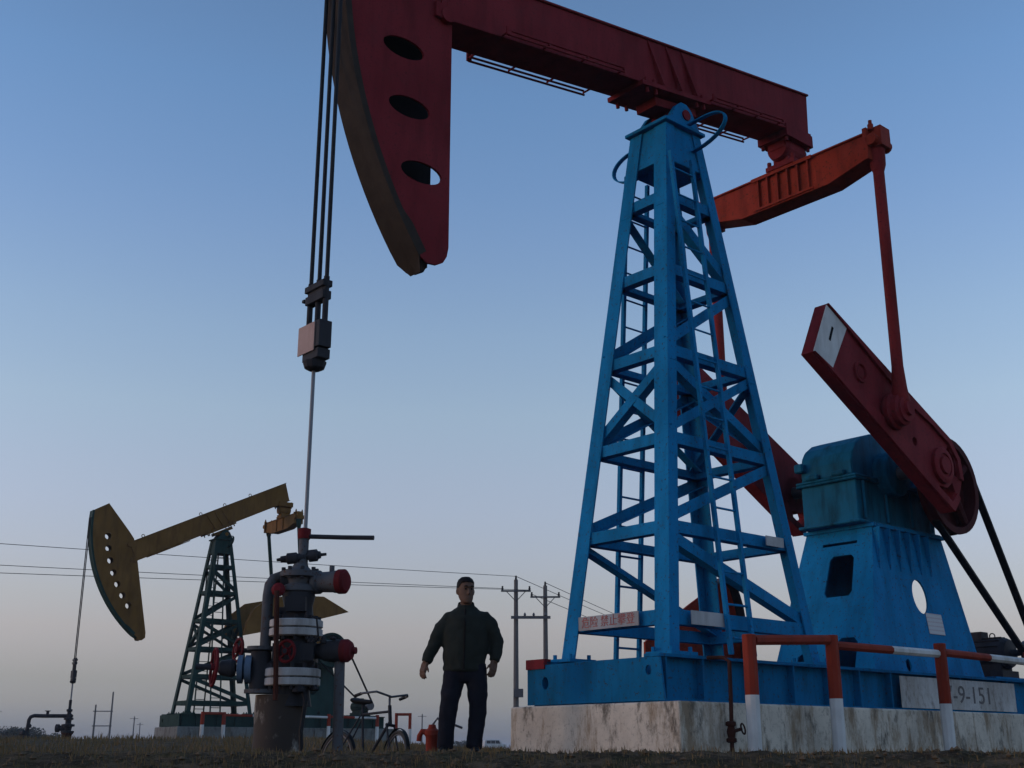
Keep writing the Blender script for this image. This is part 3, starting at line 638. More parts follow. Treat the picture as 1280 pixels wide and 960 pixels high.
    # hoops at the top of the ladders
    for sw, u0, zc_, hh in ((-1, -.16, 7.22, .20), (1, .04, 7.36, .19)):
        w0 = corner(1, sw, zc_).y; pts = [(u0, w0 - sw * .02, zc_ + hh)]
        for i in range(17):
            t = math.pi * i / 16; pts.append((u0 + .02 * i / 16, w0 + sw * (.04 + .50 * math.sin(t) ** .75), zc_ + hh * math.cos(t) + (.06 * math.sin(t) if sw > 0 else 0)))
        pts.append((u0 + .02, w0 - sw * .02, zc_ - hh))
        mb = MB()
        for a, b in zip(pts, pts[1:]):
            a, b = Vector(a), Vector(b); dd = (b - a).normalized(); s_ = dd.cross(Vector((1, 0, 0))).normalized()
            mb.sweep(a - dd * .005, b + dd * .005, s_, (1, 0, 0), [(-.008, -.03), (.008, -.03), (.008, .03), (-.008, .03)])
        B(mb, 'guard_hoop', TOW)
    return root

# main unit: blue tower, maroon head
def main_unit():
    t0 = math.asin(-(7.67 - 4.76) / 4.99); t1 = R(15); tt = math.asin(-(7.67 - 4.56) / 4.99)
    back = [(-4.2, 9.05), (-3.66, 8.5), (-3.655, 4.84), (-3.675, 4.74), (-3.72, 4.665), (-3.80, 4.62), (-3.91, 4.61), (-3.99, 4.65)]
    # holes: pointed ovals, larger end towards the back
    def oval(cx, cz): return circ(cx, cz, .255, .115, 22, tilt=R(4))
    holes = [oval(-4.27, 6.87), oval(-4.18, 6.225), oval(-4.01, 5.555)]
    outline = [(2.80, -.38), (2.80, .40), (.4, .46), (-.05, .47), (-.34, .34), (-.50, .10), (-.50, -.18), (-.42, -.44), (.2, -.44)]
    rim_t = [(.95, .30), (2.80, .385), (2.80, .40), (.4, .455), (-.05, .465), (-.33, .34), (-.49, .10), (-.40, .08), (-.27, .28), (-.03, .38), (.4, .37)]
    rim_b = [(2.80, -.375), (.2, -.435), (-.42, -.435), (-.49, -.18), (-.40, -.16), (-.33, -.34), (.2, -.34), (.62, -.22), (1.0, -.2), (2.2, -.32)]
    web = [(.55, -.2), (.95, -.2), (.95, .3), (.55, .28)]
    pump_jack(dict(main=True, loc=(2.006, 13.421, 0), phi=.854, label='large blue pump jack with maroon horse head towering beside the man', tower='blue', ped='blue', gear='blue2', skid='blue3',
        beam=dict(angle=math.atan(.155), depth=.665, s0=-3.72, s1=2.86, mat='maroon', mat2='maroon', eyes=(-1.5, -.25, 2.35, 2.72)),
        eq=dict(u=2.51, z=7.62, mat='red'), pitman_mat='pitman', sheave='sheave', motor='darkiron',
        crank=dict(angle=math.atan2(1.3, -2.49), outline=outline, holes=[circ(.62, -.07, .055, .055, 14), [(-.05, .36), (-.26, .28), (-.38, .09), (-.29, .06), (-.22, .2), (-.05, .29)], [(-.30, -.06), (-.40, -.14), (-.34, -.34), (-.10, -.34), (-.05, -.28), (-.22, -.2)]], hub=(3.60, 3.55), w=1.05, sgn=-1, pin=(1.21, -0.06), mat='maroon', rims=[rim_t, rim_b, web[:0] or rim_t] [:2]),
        head=dict(R=4.99, tt=tt, t0=t0, t1=t1, back=back, holes=holes, mat='maroon', track='track', webs=[(-4.9, 8.0, -3.7, 7.45)]),
        carrier_z=3.93, rod_bottom=1.80, zc=.50))
main_unit()
def ochre_unit():
    pz = 7.67; Rr = 5.12
    t0 = math.asin(-(pz - 3.60) / Rr); t1 = math.asin((8.05 - pz) / Rr)
    back = [(-4.58, 8.36), (-3.72, 7.38), (-3.54, 7.15), (-3.34, 6.35), (-2.80, 3.78), (-2.80, 3.60), (-2.92, 3.50), (-3.05, 3.50)]
    hc = [(-4.50, 7.15), (-4.44, 6.71), (-4.33, 6.28), (-4.18, 5.85), (-3.99, 5.45), (-3.77, 5.06), (-3.52, 4.71)]
    holes = [circ(a, b, .115, .115, 14) for a, b in hc]
    HU, HZ = 3.83, 3.60
    outline = [(a - HU, b - HZ) for a, b in ((.62, 3.80), (.72, 4.30), (.96, 4.80), (1.49, 5.22), (2.4, 5.42), (3.86, 5.47), (4.4, 5.22), (4.99, 4.94), (3.5, 4.52), (3.98, 3.5), (3.65, 3.35), (2.9, 4.35), (1.6, 4.02))]
    pump_jack(dict(main=False, loc=(-11.178, 45.656, .348), phi=.945, label='smaller ochre pump jack with dark green tower standing in the distance', tower='green', ped='green', gear='green', skid='green',
        beam=dict(angle=R(26.3), depth=.74, s0=-3.62, s1=3.05, mat='ochre', mat2='ochre', eyes=(-.6, .45, 1.6, -3.0)),
        eq=dict(u=2.45, z=8.36, mat='ochre'), pitman_mat='green', sheave='green', motor='green',
        crank=dict(angle=0.0, outline=outline, holes=[], hub=(3.83, 3.60), w=.93, sgn=1, pin=(-.93, 1.0), mat='ochre', rims=[]),
        head=dict(R=Rr, tt=t0 - .005, t0=t0, t1=t1, back=back, holes=holes, mat='ochre', track='green', webs=[(-4.7, 7.6, -3.6, 6.8)]),
        carrier_z=2.55, rod_bottom=1.05, zc=.50))
ochre_unit()

# ------------------------------------------------------------------ foundations
def foundation(loc, phi, mat, label, w, u0, u1, z1):
    root = empty('concrete_foundation', loc, math.pi / 2 - phi); tag(root, label, 'foundation', 'pump foundations')
    cuts = [u0, u0 + .02 + 2.6, u0 + 5.4, u1]
    for a, b in zip(cuts, cuts[1:]):
        mb = MB(); mb.frustum((a, -w - .02), (b - .006, w + .02), -.5, (a + .01, -w), (b - .006, w), z1)
        o = mb.build('block', mat, root, flip=True)
        md = o.modifiers.new('bevel', 'BEVEL'); md.width = .02; md.segments = 2
    return root
foundation((2.006, 13.421, 0), .854, 'conc', 'whitewashed stained concrete block under the blue pump jack', 1.20, -1.645, 7.3, .498)
foundation((-11.178, 45.656, .348), .945, 'conc2', 'grey concrete block under the distant ochre pump jack', 1.15, -1.7, 7.3, .498)

# ------------------------------------------------------------------ guard rails
def guard_rail(loc, phi, posts, label, pw=.07):
    """posts: (u, w, top z); red above, white below; rails half red half white"""
    root = empty('guard_rail', loc, math.pi / 2 - phi); tag(root, label, 'guard rail', 'red and white guard rails')
    prof = lambda r: [(r * math.cos(math.pi / 8 + k * math.pi / 4), r * math.sin(math.pi / 8 + k * math.pi / 4)) for k in range(8)]
    for u, w, z in posts:
        mb = MB(); pr = prof(pw)
        mb.mi = 1; mb.sweep((u, w, -.45), (u, w, .56), (1, 0, 0), (0, 1, 0), pr)
        mb.mi = 0; mb.sweep((u, w, .56), (u, w, z), (1, 0, 0), (0, 1, 0), pr)
        mb.build('post', ['fence_red', 'fence_white'], root, flip=True, bevel=.006)
    for i, (a, b) in enumerate(zip(posts, posts[1:])):
        mb = MB(); p0, p1 = Vector((a[0] + pw, a[1], a[2] - (.05 if i == 0 else .10))), Vector((b[0] - pw, b[1], b[2] - (.05 if i == 0 else .12)))
        m_ = p0.lerp(p1, .52); r = .052 if i == 0 else .046
        if i == 0: mb.sweep(p0, p1, (0, 1, 0), (0, 0, 1), prof(r))
        else:
            mb.sweep(p0, m_, (0, 1, 0), (0, 0, 1), prof(r)); mb.mi = 1; mb.sweep(m_, p1, (0, 1, 0), (0, 0, 1), prof(r))
        mb.build('rail', ['fence_red', 'fence_white'], root, flip=True)
guard_rail((2.006, 13.421, 0), .854, [(-.90, 1.48, 1.13), (.45, 1.50, 1.20), (2.60, 1.50, 1.235), (4.75, 1.50, 1.24), (6.9, 1.5, 1.24)], 'red and white guard rail along the side of the blue pump jack')
guard_rail((-11.178, 45.656, .348), .945, [(-1.0, 1.7, 1.0), (-.2, 1.7, 1.0), (1.9, 1.7, 1.0), (4.0, 1.7, 1.0), (6.1, 1.7, 1.0)], 'red and white guard rail along the distant ochre pump jack')


guard_rail((-3.98, 45.0, .22), math.pi / 2, [(-.25, 0, 1.12), (.25, 0, 1.12)], 'small red and white rail frame standing right of the distant ochre pump jack', .06)

# ------------------------------------------------------------------ wellhead in front of the blue pump jack (local axes: x right, y away, z up)
def wellhead_near():
    r = empty('wellhead', (-1.787, 10.12, 0)); tag(r, 'oily wellhead with white flanges and red valve handles under the polished rod', 'wellhead', 'wellheads')
    def P(name, mat, f, parent=None, **k): mb = MB(); f(mb); return mb.build(name, mat, parent or r, smooth=True, **k)
    P('casing', 'cask', lambda m: m.lathe((-.135, .02, -.4), (0, 0, 1), [(.20, 0), (.205, .45), (.2, .6), (.205, .75), (.2, .89), (.02, .89)], 28))
    P('casing_rim', 'greypaint', lambda m: m.lathe((-.27, -.05, .502), (0, 0, 1), [(.02, 0), (.15, 0), (.15, .03), (.02, .03)], 20))
    P('lower_spool', 'darkiron', lambda m: m.lathe((-.04, 0, .4), (0, 0, 1), [(.17, 0), (.15, .1), (.15, .16)], 20))
    def flange(name, x, z, R_, t):
        f = P(name, 'fl_white', lambda m: m.lathe((x, 0, z), (0, 0, 1), [(R_ - .012, 0), (R_, .008), (R_, t - .008), (R_ - .012, t)], 36))
        return f
    def bolts(par, x, z0, z1, R_, n=12):
        for k in range(n):
            t = 2 * math.pi * (k + .3) / n
            P('bolt', 'darkiron', lambda m: m.tube([(x + R_ * math.cos(t), R_ * math.sin(t), z0), (x + R_ * math.cos(t), R_ * math.sin(t), z1)], .016, 6), par)
    f = flange('flange', -.04, .560, .233, .066); bolts(f, -.04, .53, .74, .195); flange('flange', -.04, .632, .233, .07)
    P('gate_body', 'darkiron', lambda m: (m.lathe((-.02, 0, .70), (0, 0, 1), [(.12, 0), (.16, .04), (.17, .13), (.16, .21), (.12, .26)], 24), m.box((-.19, -.15, .76), (.15, .12, .90))))
    f = flange('flange', -.03, .960, .225, .068); bolts(f, -.03, .93, 1.13, .19); flange('flange', -.03, 1.034, .225, .066)
    P('upper_body', 'darkiron', lambda m: (m.lathe((-.02, 0, 1.10), (0, 0, 1), [(.16, 0), (.13, .04), (.12, .12), (.14, .2), (.13, .24)], 20), m.box((-.1, -.18, 1.16), (.07, -.08, 1.28)), m.box((-.17, -.1, 1.13), (-.1, .06, 1.2))))
    P('preventer', 'greypaint', lambda m: (m.lathe((-.02, 0, 1.32), (0, 0, 1), [(.12, 0), (.15, .02), (.15, .06), (.11, .08), (.12, .13), (.17, .14), (.17, .185), (.10, .20), (.07, .23), (.05, .26)], 24)))
    for k in range(8):
        t = 2 * math.pi * k / 8 + .3; P('bolt', 'darkiron', lambda m: m.tube([(-.02 + .14 * math.cos(t), .14 * math.sin(t), 1.44), (-.02 + .14 * math.cos(t), .14 * math.sin(t), 1.54)], .018, 6))
    P('ram_cylinder', ['greypaint'], lambda m: (m.lathe((.06, .02, 1.42), (.93, -.36, -.02), [(.07, 0), (.075, .05), (.10, .06), (.10, .10), (.085, .11), (.09, .24), (.095, .25), (.095, .29), (.02, .30)], 22), m.tube([(.26, -.06, 1.46), (.26, -.06, 1.55)], .022, 8)))
    P('ram_cap', 'valve_red', lambda m: m.lathe((.33, -.085, 1.414), (.93, -.36, -.02), [(.02, .0), (.104, 0), (.104, .05), (.08, .07), (.02, .075)], 22))
    P('ram_stub', 'darkiron', lambda m: m.lathe((-.10, .0, 1.43), (-1, 0, 0), [(.08, 0), (.09, .02), (.09, .06), (.05, .08)], 18))
    P('stem_pipe', 'greypaint', lambda m: m.lathe((0, 0, 1.55), (0, 0, 1), [(.05, 0), (.042, .03), (.042, .23), (.05, .24), (.05, .26)], 18))
    P('stuffing_box', 'valve_red', lambda m: m.lathe((0, 0, 1.79), (0, 0, 1), [(.05, 0), (.056, .01), (.056, .085), (.03, .095), (.015, .095)], 18))
    P('lever', 'darkiron', lambda m: m.tube([(.04, -.01, 1.81), (.34, -.05, 1.795), (.61, -.09, 1.785)], .020, 8))
    P('side_valve', 'darkiron', lambda m: m.lathe((-.22, -.03, 1.605), (1, .08, .12), [(.012, 0), (.016, .03), (.028, .035), (.03, .08), (.048, .09), (.048, .17), (.036, .18), (.034, .24)], 14))
    P('side_valve', 'darkiron', lambda m: m.lathe((.0, 0, 1.638), (1, -.05, .10), [(.034, 0), (.034, .045), (.052, .05), (.052, .12), (.034, .13), (.03, .15), (.014, .155), (.012, .20)], 14))
    P('bleed_elbow', 'greypaint', lambda m: (m.tube([(-.10, .02, 1.46), (-.18, .0, 1.468), (-.235, -.02, 1.445), (-.265, -.03, 1.39), (-.272, -.04, 1.30), (-.268, -.05, .87)], .047, 14)))
    P('elbow_collar', 'valve_red', lambda m: m.lathe((-.12, .01, 1.463), (-1, -.1, .02), [(.05, 0), (.066, .01), (.066, .05), (.05, .06)], 16))
    P('knob', 'valve_red', lambda m: m.lathe((-.165, -.13, 1.335), (-.1, -1, .15), [(.02, 0), (.055, .0), (.058, .03), (.03, .05), (.012, .05)], 18))
    P('tie_pole', 'rust', lambda m: m.tube([(-.115, -.27, .44), (-.165, -.22, 1.32)], .021, 8))
    P('tee_flange', 'greypaint', lambda m: m.lathe((-.30, -.04, .85), (0, 0, 1), [(.02, 0), (.12, 0), (.12, .03), (.055, .035)], 20))
    P('tee', 'darkiron', lambda m: (m.lathe((-.30, -.04, .53), (0, 0, 1), [(.08, 0), (.085, .02), (.09, .16), (.085, .31), (.11, .32)], 18), m.lathe((-.30, -.04, .69), (1, .1, 0), [(.08, 0), (.08, .2)], 14)))
    P('line_flange', 'bluegrey', lambda m: m.lathe((-.37, -.05, .695), (-1, -.12, 0), [(.07, 0), (.115, .0), (.115, .05), (.07, .055), (.07, .065), (.115, .07), (.115, .11), (.05, .12)], 22))
    P('valve_stem', 'darkiron', lambda m: (m.tube([(-.45, -.06, .70), (-.82, -.10, .715)], .024, 8), m.lathe((-.5, -.065, .702), (-1, -.1, .03), [(.06, 0), (.075, .03), (.06, .12), (.04, .14)], 14)))
    def wheel(c, ax, rad, par=None, n=5):
        c, ax = Vector(c), Vector(ax).normalized(); mb = MB(); mb.ring(c, ax, rad, .013, 28, 8); x = ax.orthogonal().normalized(); y = ax.cross(x)
        for k in range(n):
            t = 2 * math.pi * k / n; mb.tube([c + ax * -.01, c + (x * math.cos(t) + y * math.sin(t)) * rad], .010, 6)
        mb.lathe(c - ax * .025, ax, [(.01, 0), (.03, 0), (.03, .05), (.01, .05)], 12); mb.build('handwheel', 'valve_red', r, smooth=True)
    wheel((-.675, -.085, .712), (-1, -.42, .05), .15); wheel((-.53, .12, .865), (-1, -.7, .1), .095, n=4); wheel((-.06, -.21, .83), (-.55, -1, 0), .085, n=4)
    P('handwheel_stem', 'darkiron', lambda m: (m.tube([(-.05, -.14, .83), (-.07, -.24, .83)], .02, 8), m.tube([(-.3, .1, .85), (-.55, .12, .866)], .02, 8)))
    P('wing_valve', 'darkiron', lambda m: m.lathe((.10, 0, .845), (1, -.22, 0), [(.06, 0), (.085, .03), (.06, .06), (.07, .1), (.085, .14), (.092, .2), (.092, .29)], 20))
    P('wing_cap', 'valve_red', lambda m: m.lathe((.375, -.063, .845), (1, -.22, 0), [(.095, 0), (.095, .05), (.07, .085), (.03, .09), (.028, .125), (.01, .125)], 20))
    for k, (x, y, z, r_, h_) in enumerate(((-.13, -.14, .93, .02, .05), (.12, -.13, .90, .022, .07), (.09, -.16, 1.10, .02, .06), (-.16, -.11, 1.10, .024, .07), (.16, -.08, .52, .03, .05), (.05, -.17, .50, .04, .07), (.22, -.1, .90, .018, .06), (.30, -.1, .93, .022, .03))):
        P('fitting', 'darkiron', lambda m: m.lathe((x, y, z), (0, 0, 1), [(r_, 0), (r_ * 1.4, .01), (r_ * 1.4, h_ * .5), (r_, h_ * .55), (r_ * .8, h_)], 8))
    P('gauge_line', 'darkiron', lambda m: m.tube([(.10, -.16, 1.13), (.17, -.19, 1.10), (.19, -.19, .96), (.14, -.19, .90)], .009, 6))
    P('drain_hose', 'black', lambda m: m.tube([(.08, -.15, .52), (.12, -.22, .44), (.10, -.26, .2), (.13, -.3, -.1)], .018, 8))
    P('flow_pipe', 'greypaint', lambda m: m.tube([(.355, -.04, .78), (.362, -.04, .4), (.372, -.04, -.4)], .044, 14))
M['fl_white'] = paint('white flange paint', (.48, .47, .46), .5, (.08, .07, .06), .8)
M['valve_red'] = paint('valve red paint', (.13, .014, .018), .55, (.04, .012, .012), .6)
M['bluegrey'] = paint('blue grey flange paint', (.10, .15, .22), .5, (.03, .03, .03), .5)
wellhead_near()
def wellhead_far():
    r = empty('wellhead', (-15.364, 42.63, .345)); tag(r, 'small dark wellhead with bent flow pipe at the far left', 'wellhead', 'wellheads')
    def P(name, mat, f): mb = MB(); f(mb); return mb.build(name, mat, r, smooth=True)
    P('casing', 'rust', lambda m: m.lathe((0, 0, -.2), (0, 0, 1), [(.16, 0), (.16, .42), (.2, .43), (.2, .47)], 16))
    P('valve_tree', 'darkiron', lambda m: (m.lathe((0, 0, .27), (0, 0, 1), [(.22, 0), (.22, .06), (.12, .07), (.14, .2), (.22, .21), (.22, .28), (.1, .3), (.1, .42), (.16, .43), (.16, .5), (.07, .52), (.07, .7), (.1, .71), (.1, .78), (.05, .8), (.05, 1.1)], 16),
        m.lathe((-.1, 0, .42), (-1, 0, 0), [(.08, 0), (.12, .08), (.08, .16), (.14, .2), (.14, .3), (.05, .32)], 12), m.lathe((-.02, 0, .83), (1, 0, 0), [(.06, 0), (.09, .08), (.03, .16)], 10)))
    P('flow_pipe', 'darkiron', lambda m: m.tube([(-.05, 0, .83), (-.9, 0, .83), (-1.2, 0, .84), (-1.32, 0, .80), (-1.37, 0, .70), (-1.40, 0, .2), (-1.41, 0, -.3)], .065, 10))
    P('pipe_collar', 'darkiron', lambda m: m.lathe((-1.41, 0, -.2), (0, 0, 1), [(.14, 0), (.17, .3), (.12, .42)], 12))
    for c_, a_, pr in (((-.75, 0, .83), (0, 0, 1), [(.05, 0), (.05, .15), (.1, .16), (.1, .18)]), ((-1.40, -.05, .25), (-1, 0, 0), [(.06, 0), (.12, .1), (.06, .2)]), ((-1.36, 0, .5), (1, 0, 0), [(.03, 0), (.07, .06), (.02, .1)])):
        P('pipe_valve', 'darkiron', lambda m: m.lathe(c_, a_, pr, 10))
wellhead_far()

# ------------------------------------------------------------------ the man
M['skin'] = plain('skin', (.125, .072, .050), .6, .15, 20)
M['jacket'] = plain('dark olive jacket', (.020, .024, .020), .85, .35, 9)
M['trousers'] = plain('navy trousers', (.010, .011, .018), .85, .3, 9)
M['hair'] = plain('black hair', (.008, .007, .007), .7, .3, 60)
M['shoe'] = plain('black shoe', (.010, .010, .010), .5, .3)
def person():
    r = empty('person', (-.468, 12.4, terrain(-.468, 12.4) + .012)); tag(r, 'man in dark olive jacket and navy trousers walking past the blue pump jack', 'person')
    def remesh(o, vox, it=6, disp=0.0):
        m = o.modifiers.new('remesh', 'REMESH'); m.mode = 'VOXEL'; m.voxel_size = vox; m.use_smooth_shade = True
        s_ = o.modifiers.new('smooth', 'SMOOTH'); s_.iterations = it; s_.factor = .5
        if disp:
            t = bpy.data.textures.new('folds', 'CLOUDS'); t.noise_scale = .11; t.noise_depth = 2
            d = o.modifiers.new('folds', 'DISPLACE'); d.texture = t; d.strength = disp; d.mid_level = .5; d.texture_coords = 'LOCAL'
    def ell(cx, cy, z, a, b, n=20): return [(cx + a * math.cos(2 * math.pi * k / n), cy + b * math.sin(2 * math.pi * k / n), z) for k in range(n)]
    # bare body, one surface
    mb = MB()
    mb.loft([ell(-.01, 0, z, a, b) for z, a, b in ((.80, .15, .10), (.92, .16, .11), (1.05, .145, .10), (1.25, .16, .10), (1.35, .15, .085), (1.42, .09, .065))])
    mb.tube([(-.01, 0, 1.42), (-.008, -.012, 1.55)], [.062, .056], 14)
    hx, hy = -.012, -.03                                                 # head, turned a little to the right of the picture
    q = R(20); cq, sq = math.cos(q), math.sin(q)
    def H(x, y, z): return (hx + (x * cq - y * sq) * 1.09, hy + (x * sq + y * cq) * 1.05, 1.475 + (z - 1.48) * 1.06)
    rings = []
    for z, a, b, oy in ((1.492, .025, .03, -.065), (1.505, .045, .055, -.045), (1.53, .060, .080, -.022), (1.56, .068, .090, -.008), (1.60, .074, .097, 0), (1.65, .077, .102, .003), (1.69, .074, .098, .005), (1.72, .060, .08, .006), (1.738, .035, .05, .006), (1.744, .01, .015, .006)):
        rings.append([H(a * math.cos(2 * math.pi * k / 24), oy + b * math.sin(2 * math.pi * k / 24), z) for k in range(24)])
    mb.loft(rings)
    mb.loft([[H(x * w, y, z) for x, y in ((-1, 0), (1, 0), (.6, -1 * d), (-.6, -1 * d))] for z, w, y, d in ()] or [[H(-.008, -.085, 1.632), H(.008, -.085, 1.632), H(.005, -.106, 1.628), H(-.005, -.106, 1.628)], [H(-.019, -.085, 1.578), H(.019, -.085, 1.578), H(.010, -.126, 1.582), H(-.010, -.126, 1.582)], [H(-.012, -.085, 1.570), H(.012, -.085, 1.570), H(.008, -.110, 1.571), H(-.008, -.110, 1.571)]])
    mb.tube([H(-.045, -.09, 1.648), H(0, -.104, 1.650), H(.045, -.09, 1.648)], [.010, .012, .010], 8)     # brow
    mb.tube([H(-.025, -.092, 1.545), H(0, -.100, 1.546), H(.025, -.092, 1.545)], [.006, .010, .006], 8)   # lips
    for e in (-1, 1): mb.loft([[H(e * x, y, z) for x, y, z in ((.072, -.012, 1.575), (.090, .012, 1.580), (.072, .02, 1.580))], [H(e * x, y, z) for x, y, z in ((.072, -.018, 1.61), (.098, .016, 1.615), (.072, .03, 1.615))], [H(e * x, y, z) for x, y, z in ((.072, -.008, 1.648), (.092, .014, 1.645), (.072, .02, 1.645))]])
    arms = {-1: [(-.14, 0, 1.34), (-.25, .0, 1.24), (-.322, .01, 1.10), (-.418, -.03, .885)], 1: [(.13, 0, 1.34), (.25, 0, 1.25), (.312, .02, 1.10), (.285, -.04, .895)]}
    for e, a in arms.items():
        mb.tube(a, [.045, .046, .043, .032], 12)
        w_ = Vector(a[-1]); d = (Vector((-.446, -.05, .775)) - w_).normalized() if e < 0 else (Vector((.268, -.075, .775)) - w_).normalized()
        side = Vector((.75 * e, .66, 0)); side = (side - d * side.dot(d)).normalized(); nrm = d.cross(side)
        mb.sweep(w_ - d * .01, w_ + d * .085, side, nrm, [(-.038, -.017), (.038, -.017), (.043, .0), (.038, .017), (-.038, .017), (-.043, 0)])
        cur = nrm * (-e if nrm.x > 0 else e) * 1.0
        for k, (o_, L) in enumerate(((-.030, .060), (-.010, .070), (.011, .066), (.031, .052))):
            b0 = w_ + d * .078 + side * o_; p1 = b0 + d * L * .5 + cur * .006 + side * o_ * .12; p2 = b0 + d * L * .85 + cur * .022 + side * o_ * .2; p3 = b0 + d * L + cur * .040 + side * o_ * .2
            mb.tube([b0, p1, p2, p3], [.0115, .011, .0105, .009], 8)
        t0_ = w_ + d * .025 - side * .034; mb.tube([t0_, t0_ - side * .024 + d * .028 + cur * .008, t0_ - side * .030 + d * .060 + cur * .018], [.012, .011, .008], 8)
    legs = {-1: [(-.10, 0, .88), (-.14, -.01, .66), (-.168, -.04, .47), (-.192, -.02, .25), (-.202, .0, .07)], 1: [(.085, 0, .88), (.115, .0, .66), (.125, .0, .47), (.105, .03, .25), (.082, .04, .07)]}
    for e, l in legs.items(): mb.tube(l, [.085, .075, .055, .048, .038], 14)
    body = mb.build('body', 'skin', r); remesh(body, .0065, 2)
    # hair cap
    mb = MB(); rings = []
    for z, a, b, oy in ((1.600, .079, .060, .045), (1.63, .081, .085, .024), (1.665, .083, .104, .008), (1.70, .080, .108, .004), (1.73, .066, .088, .006), (1.752, .040, .055, .006), (1.758, .01, .01, .006)):
        rings.append([H(a * math.cos(2 * math.pi * k / 24), oy + b * math.sin(2 * math.pi * k / 24) + .004, z + (.028 if math.sin(2 * math.pi * k / 24) < -.5 and z < 1.69 else 0)) for k in range(24)])
    mb.loft(rings); mb.build('hair', 'hair', r, smooth=True)
    for e in (-1, 1):
        mb = MB(); mb.lathe(H(e * .030, -.094, 1.627), Vector(H(0, -1, 0)) - Vector(H(0, 0, 0)), [(.004, 0), (.010, .001), (.008, .005), (.002, .007)], 10); mb.build('eye', 'hair', r, smooth=True)
        mb = MB(); mb.tube([H(e * .015, -.110, 1.652), H(e * .032, -.107, 1.656), H(e * .050, -.094, 1.650)], [.004, .006, .003], 6); mb.build('eyebrow', 'hair', r, smooth=True)
    # jacket
    mb = MB()
    mb.loft([ell(cx, cy, z, a, b, 28) for z, cx, cy, a, b in ((.800, -.02, 0, .208, .145), (.83, -.02, 0, .220, .155), (.87, -.02, -.005, .212, .148), (.95, -.015, -.005, .226, .158), (1.10, -.01, -.005, .232, .165), (1.25, -.008, 0, .236, .162), (1.33, -.008, 0, .225, .148), (1.385, -.008, .005, .190, .125), (1.425, -.008, .008, .135, .10), (1.47, -.008, .005, .085, .08))])
    mb.tube([(-.10, 0, 1.375), (-.175, 0, 1.345), (-.255, .0, 1.25), (-.322, .01, 1.10), (-.378, -.01, .98), (-.415, -.03, .895)], [.05, .078, .080, .072, .064, .054], 16)
    mb.tube([(.09, 0, 1.375), (.165, 0, 1.35), (.252, 0, 1.26), (.312, .02, 1.10), (.302, -.01, .99), (.284, -.04, .905)], [.05, .080, .084, .078, .068, .054], 16)
    j = mb.build('jacket', 'jacket', r); remesh(j, .013, 5, .030)
    mb = MB(); n = 22                                                    # open collar
    def cr_(z, s1, s2): return [(-.008 + s1 * math.sin(t), .004 - s2 * math.cos(t), z - .03 * math.cos(t)) for t in [R(38) + (R(322) - R(38)) * i / n for i in range(n + 1)]]
    mb.loft([cr_(1.455, .094, .086), cr_(1.500, .083, .078), cr_(1.503, .078, .073), cr_(1.455, .086, .078)], cap=False, closed=False); mb.build('collar', 'jacket', r, smooth=True)
    mb = MB(); mb.tube([(-.012, -.103, 1.43), (-.012, -.160, 1.28), (-.014, -.176, 1.10), (-.016, -.170, .95), (-.02, -.168, .82)], [.010] * 5, 6); mb.build('zip', 'hair', r)
    # trousers
    mb = MB(); mb.loft([ell(-.01, 0, z, a, b) for z, a, b in ((.70, .155, .10), (.76, .185, .125), (.84, .195, .135), (.96, .18, .125))])
    for e, l in legs.items(): mb.tube(l[:-1] + [(l[-1][0], l[-1][1], .055)], [.120, .108, .092, .086, .083], 16)
    t = mb.build('trousers', 'trousers', r); remesh(t, .013, 4, .026)
    for e, l in legs.items():
        x, y = l[-1][0], l[-1][1]; mb = MB(); dx = -.02 if e < 0 else .03
        mb.loft([[(x + dx * s_ + a * math.cos(2 * math.pi * k / 14), y + yy, max(.0, zc + h * math.sin(2 * math.pi * k / 14))) for k in range(14)] for s_, yy, a, zc, h in ((-.4, .085, .022, .035, .035), (-.3, .07, .036, .045, .05), (0, .0, .042, .05, .055), (.5, -.08, .046, .035, .045), (1, -.15, .044, .026, .034), (1.2, -.185, .026, .02, .024))])
        mb.build('shoe', 'shoe', r, smooth=True)
person()

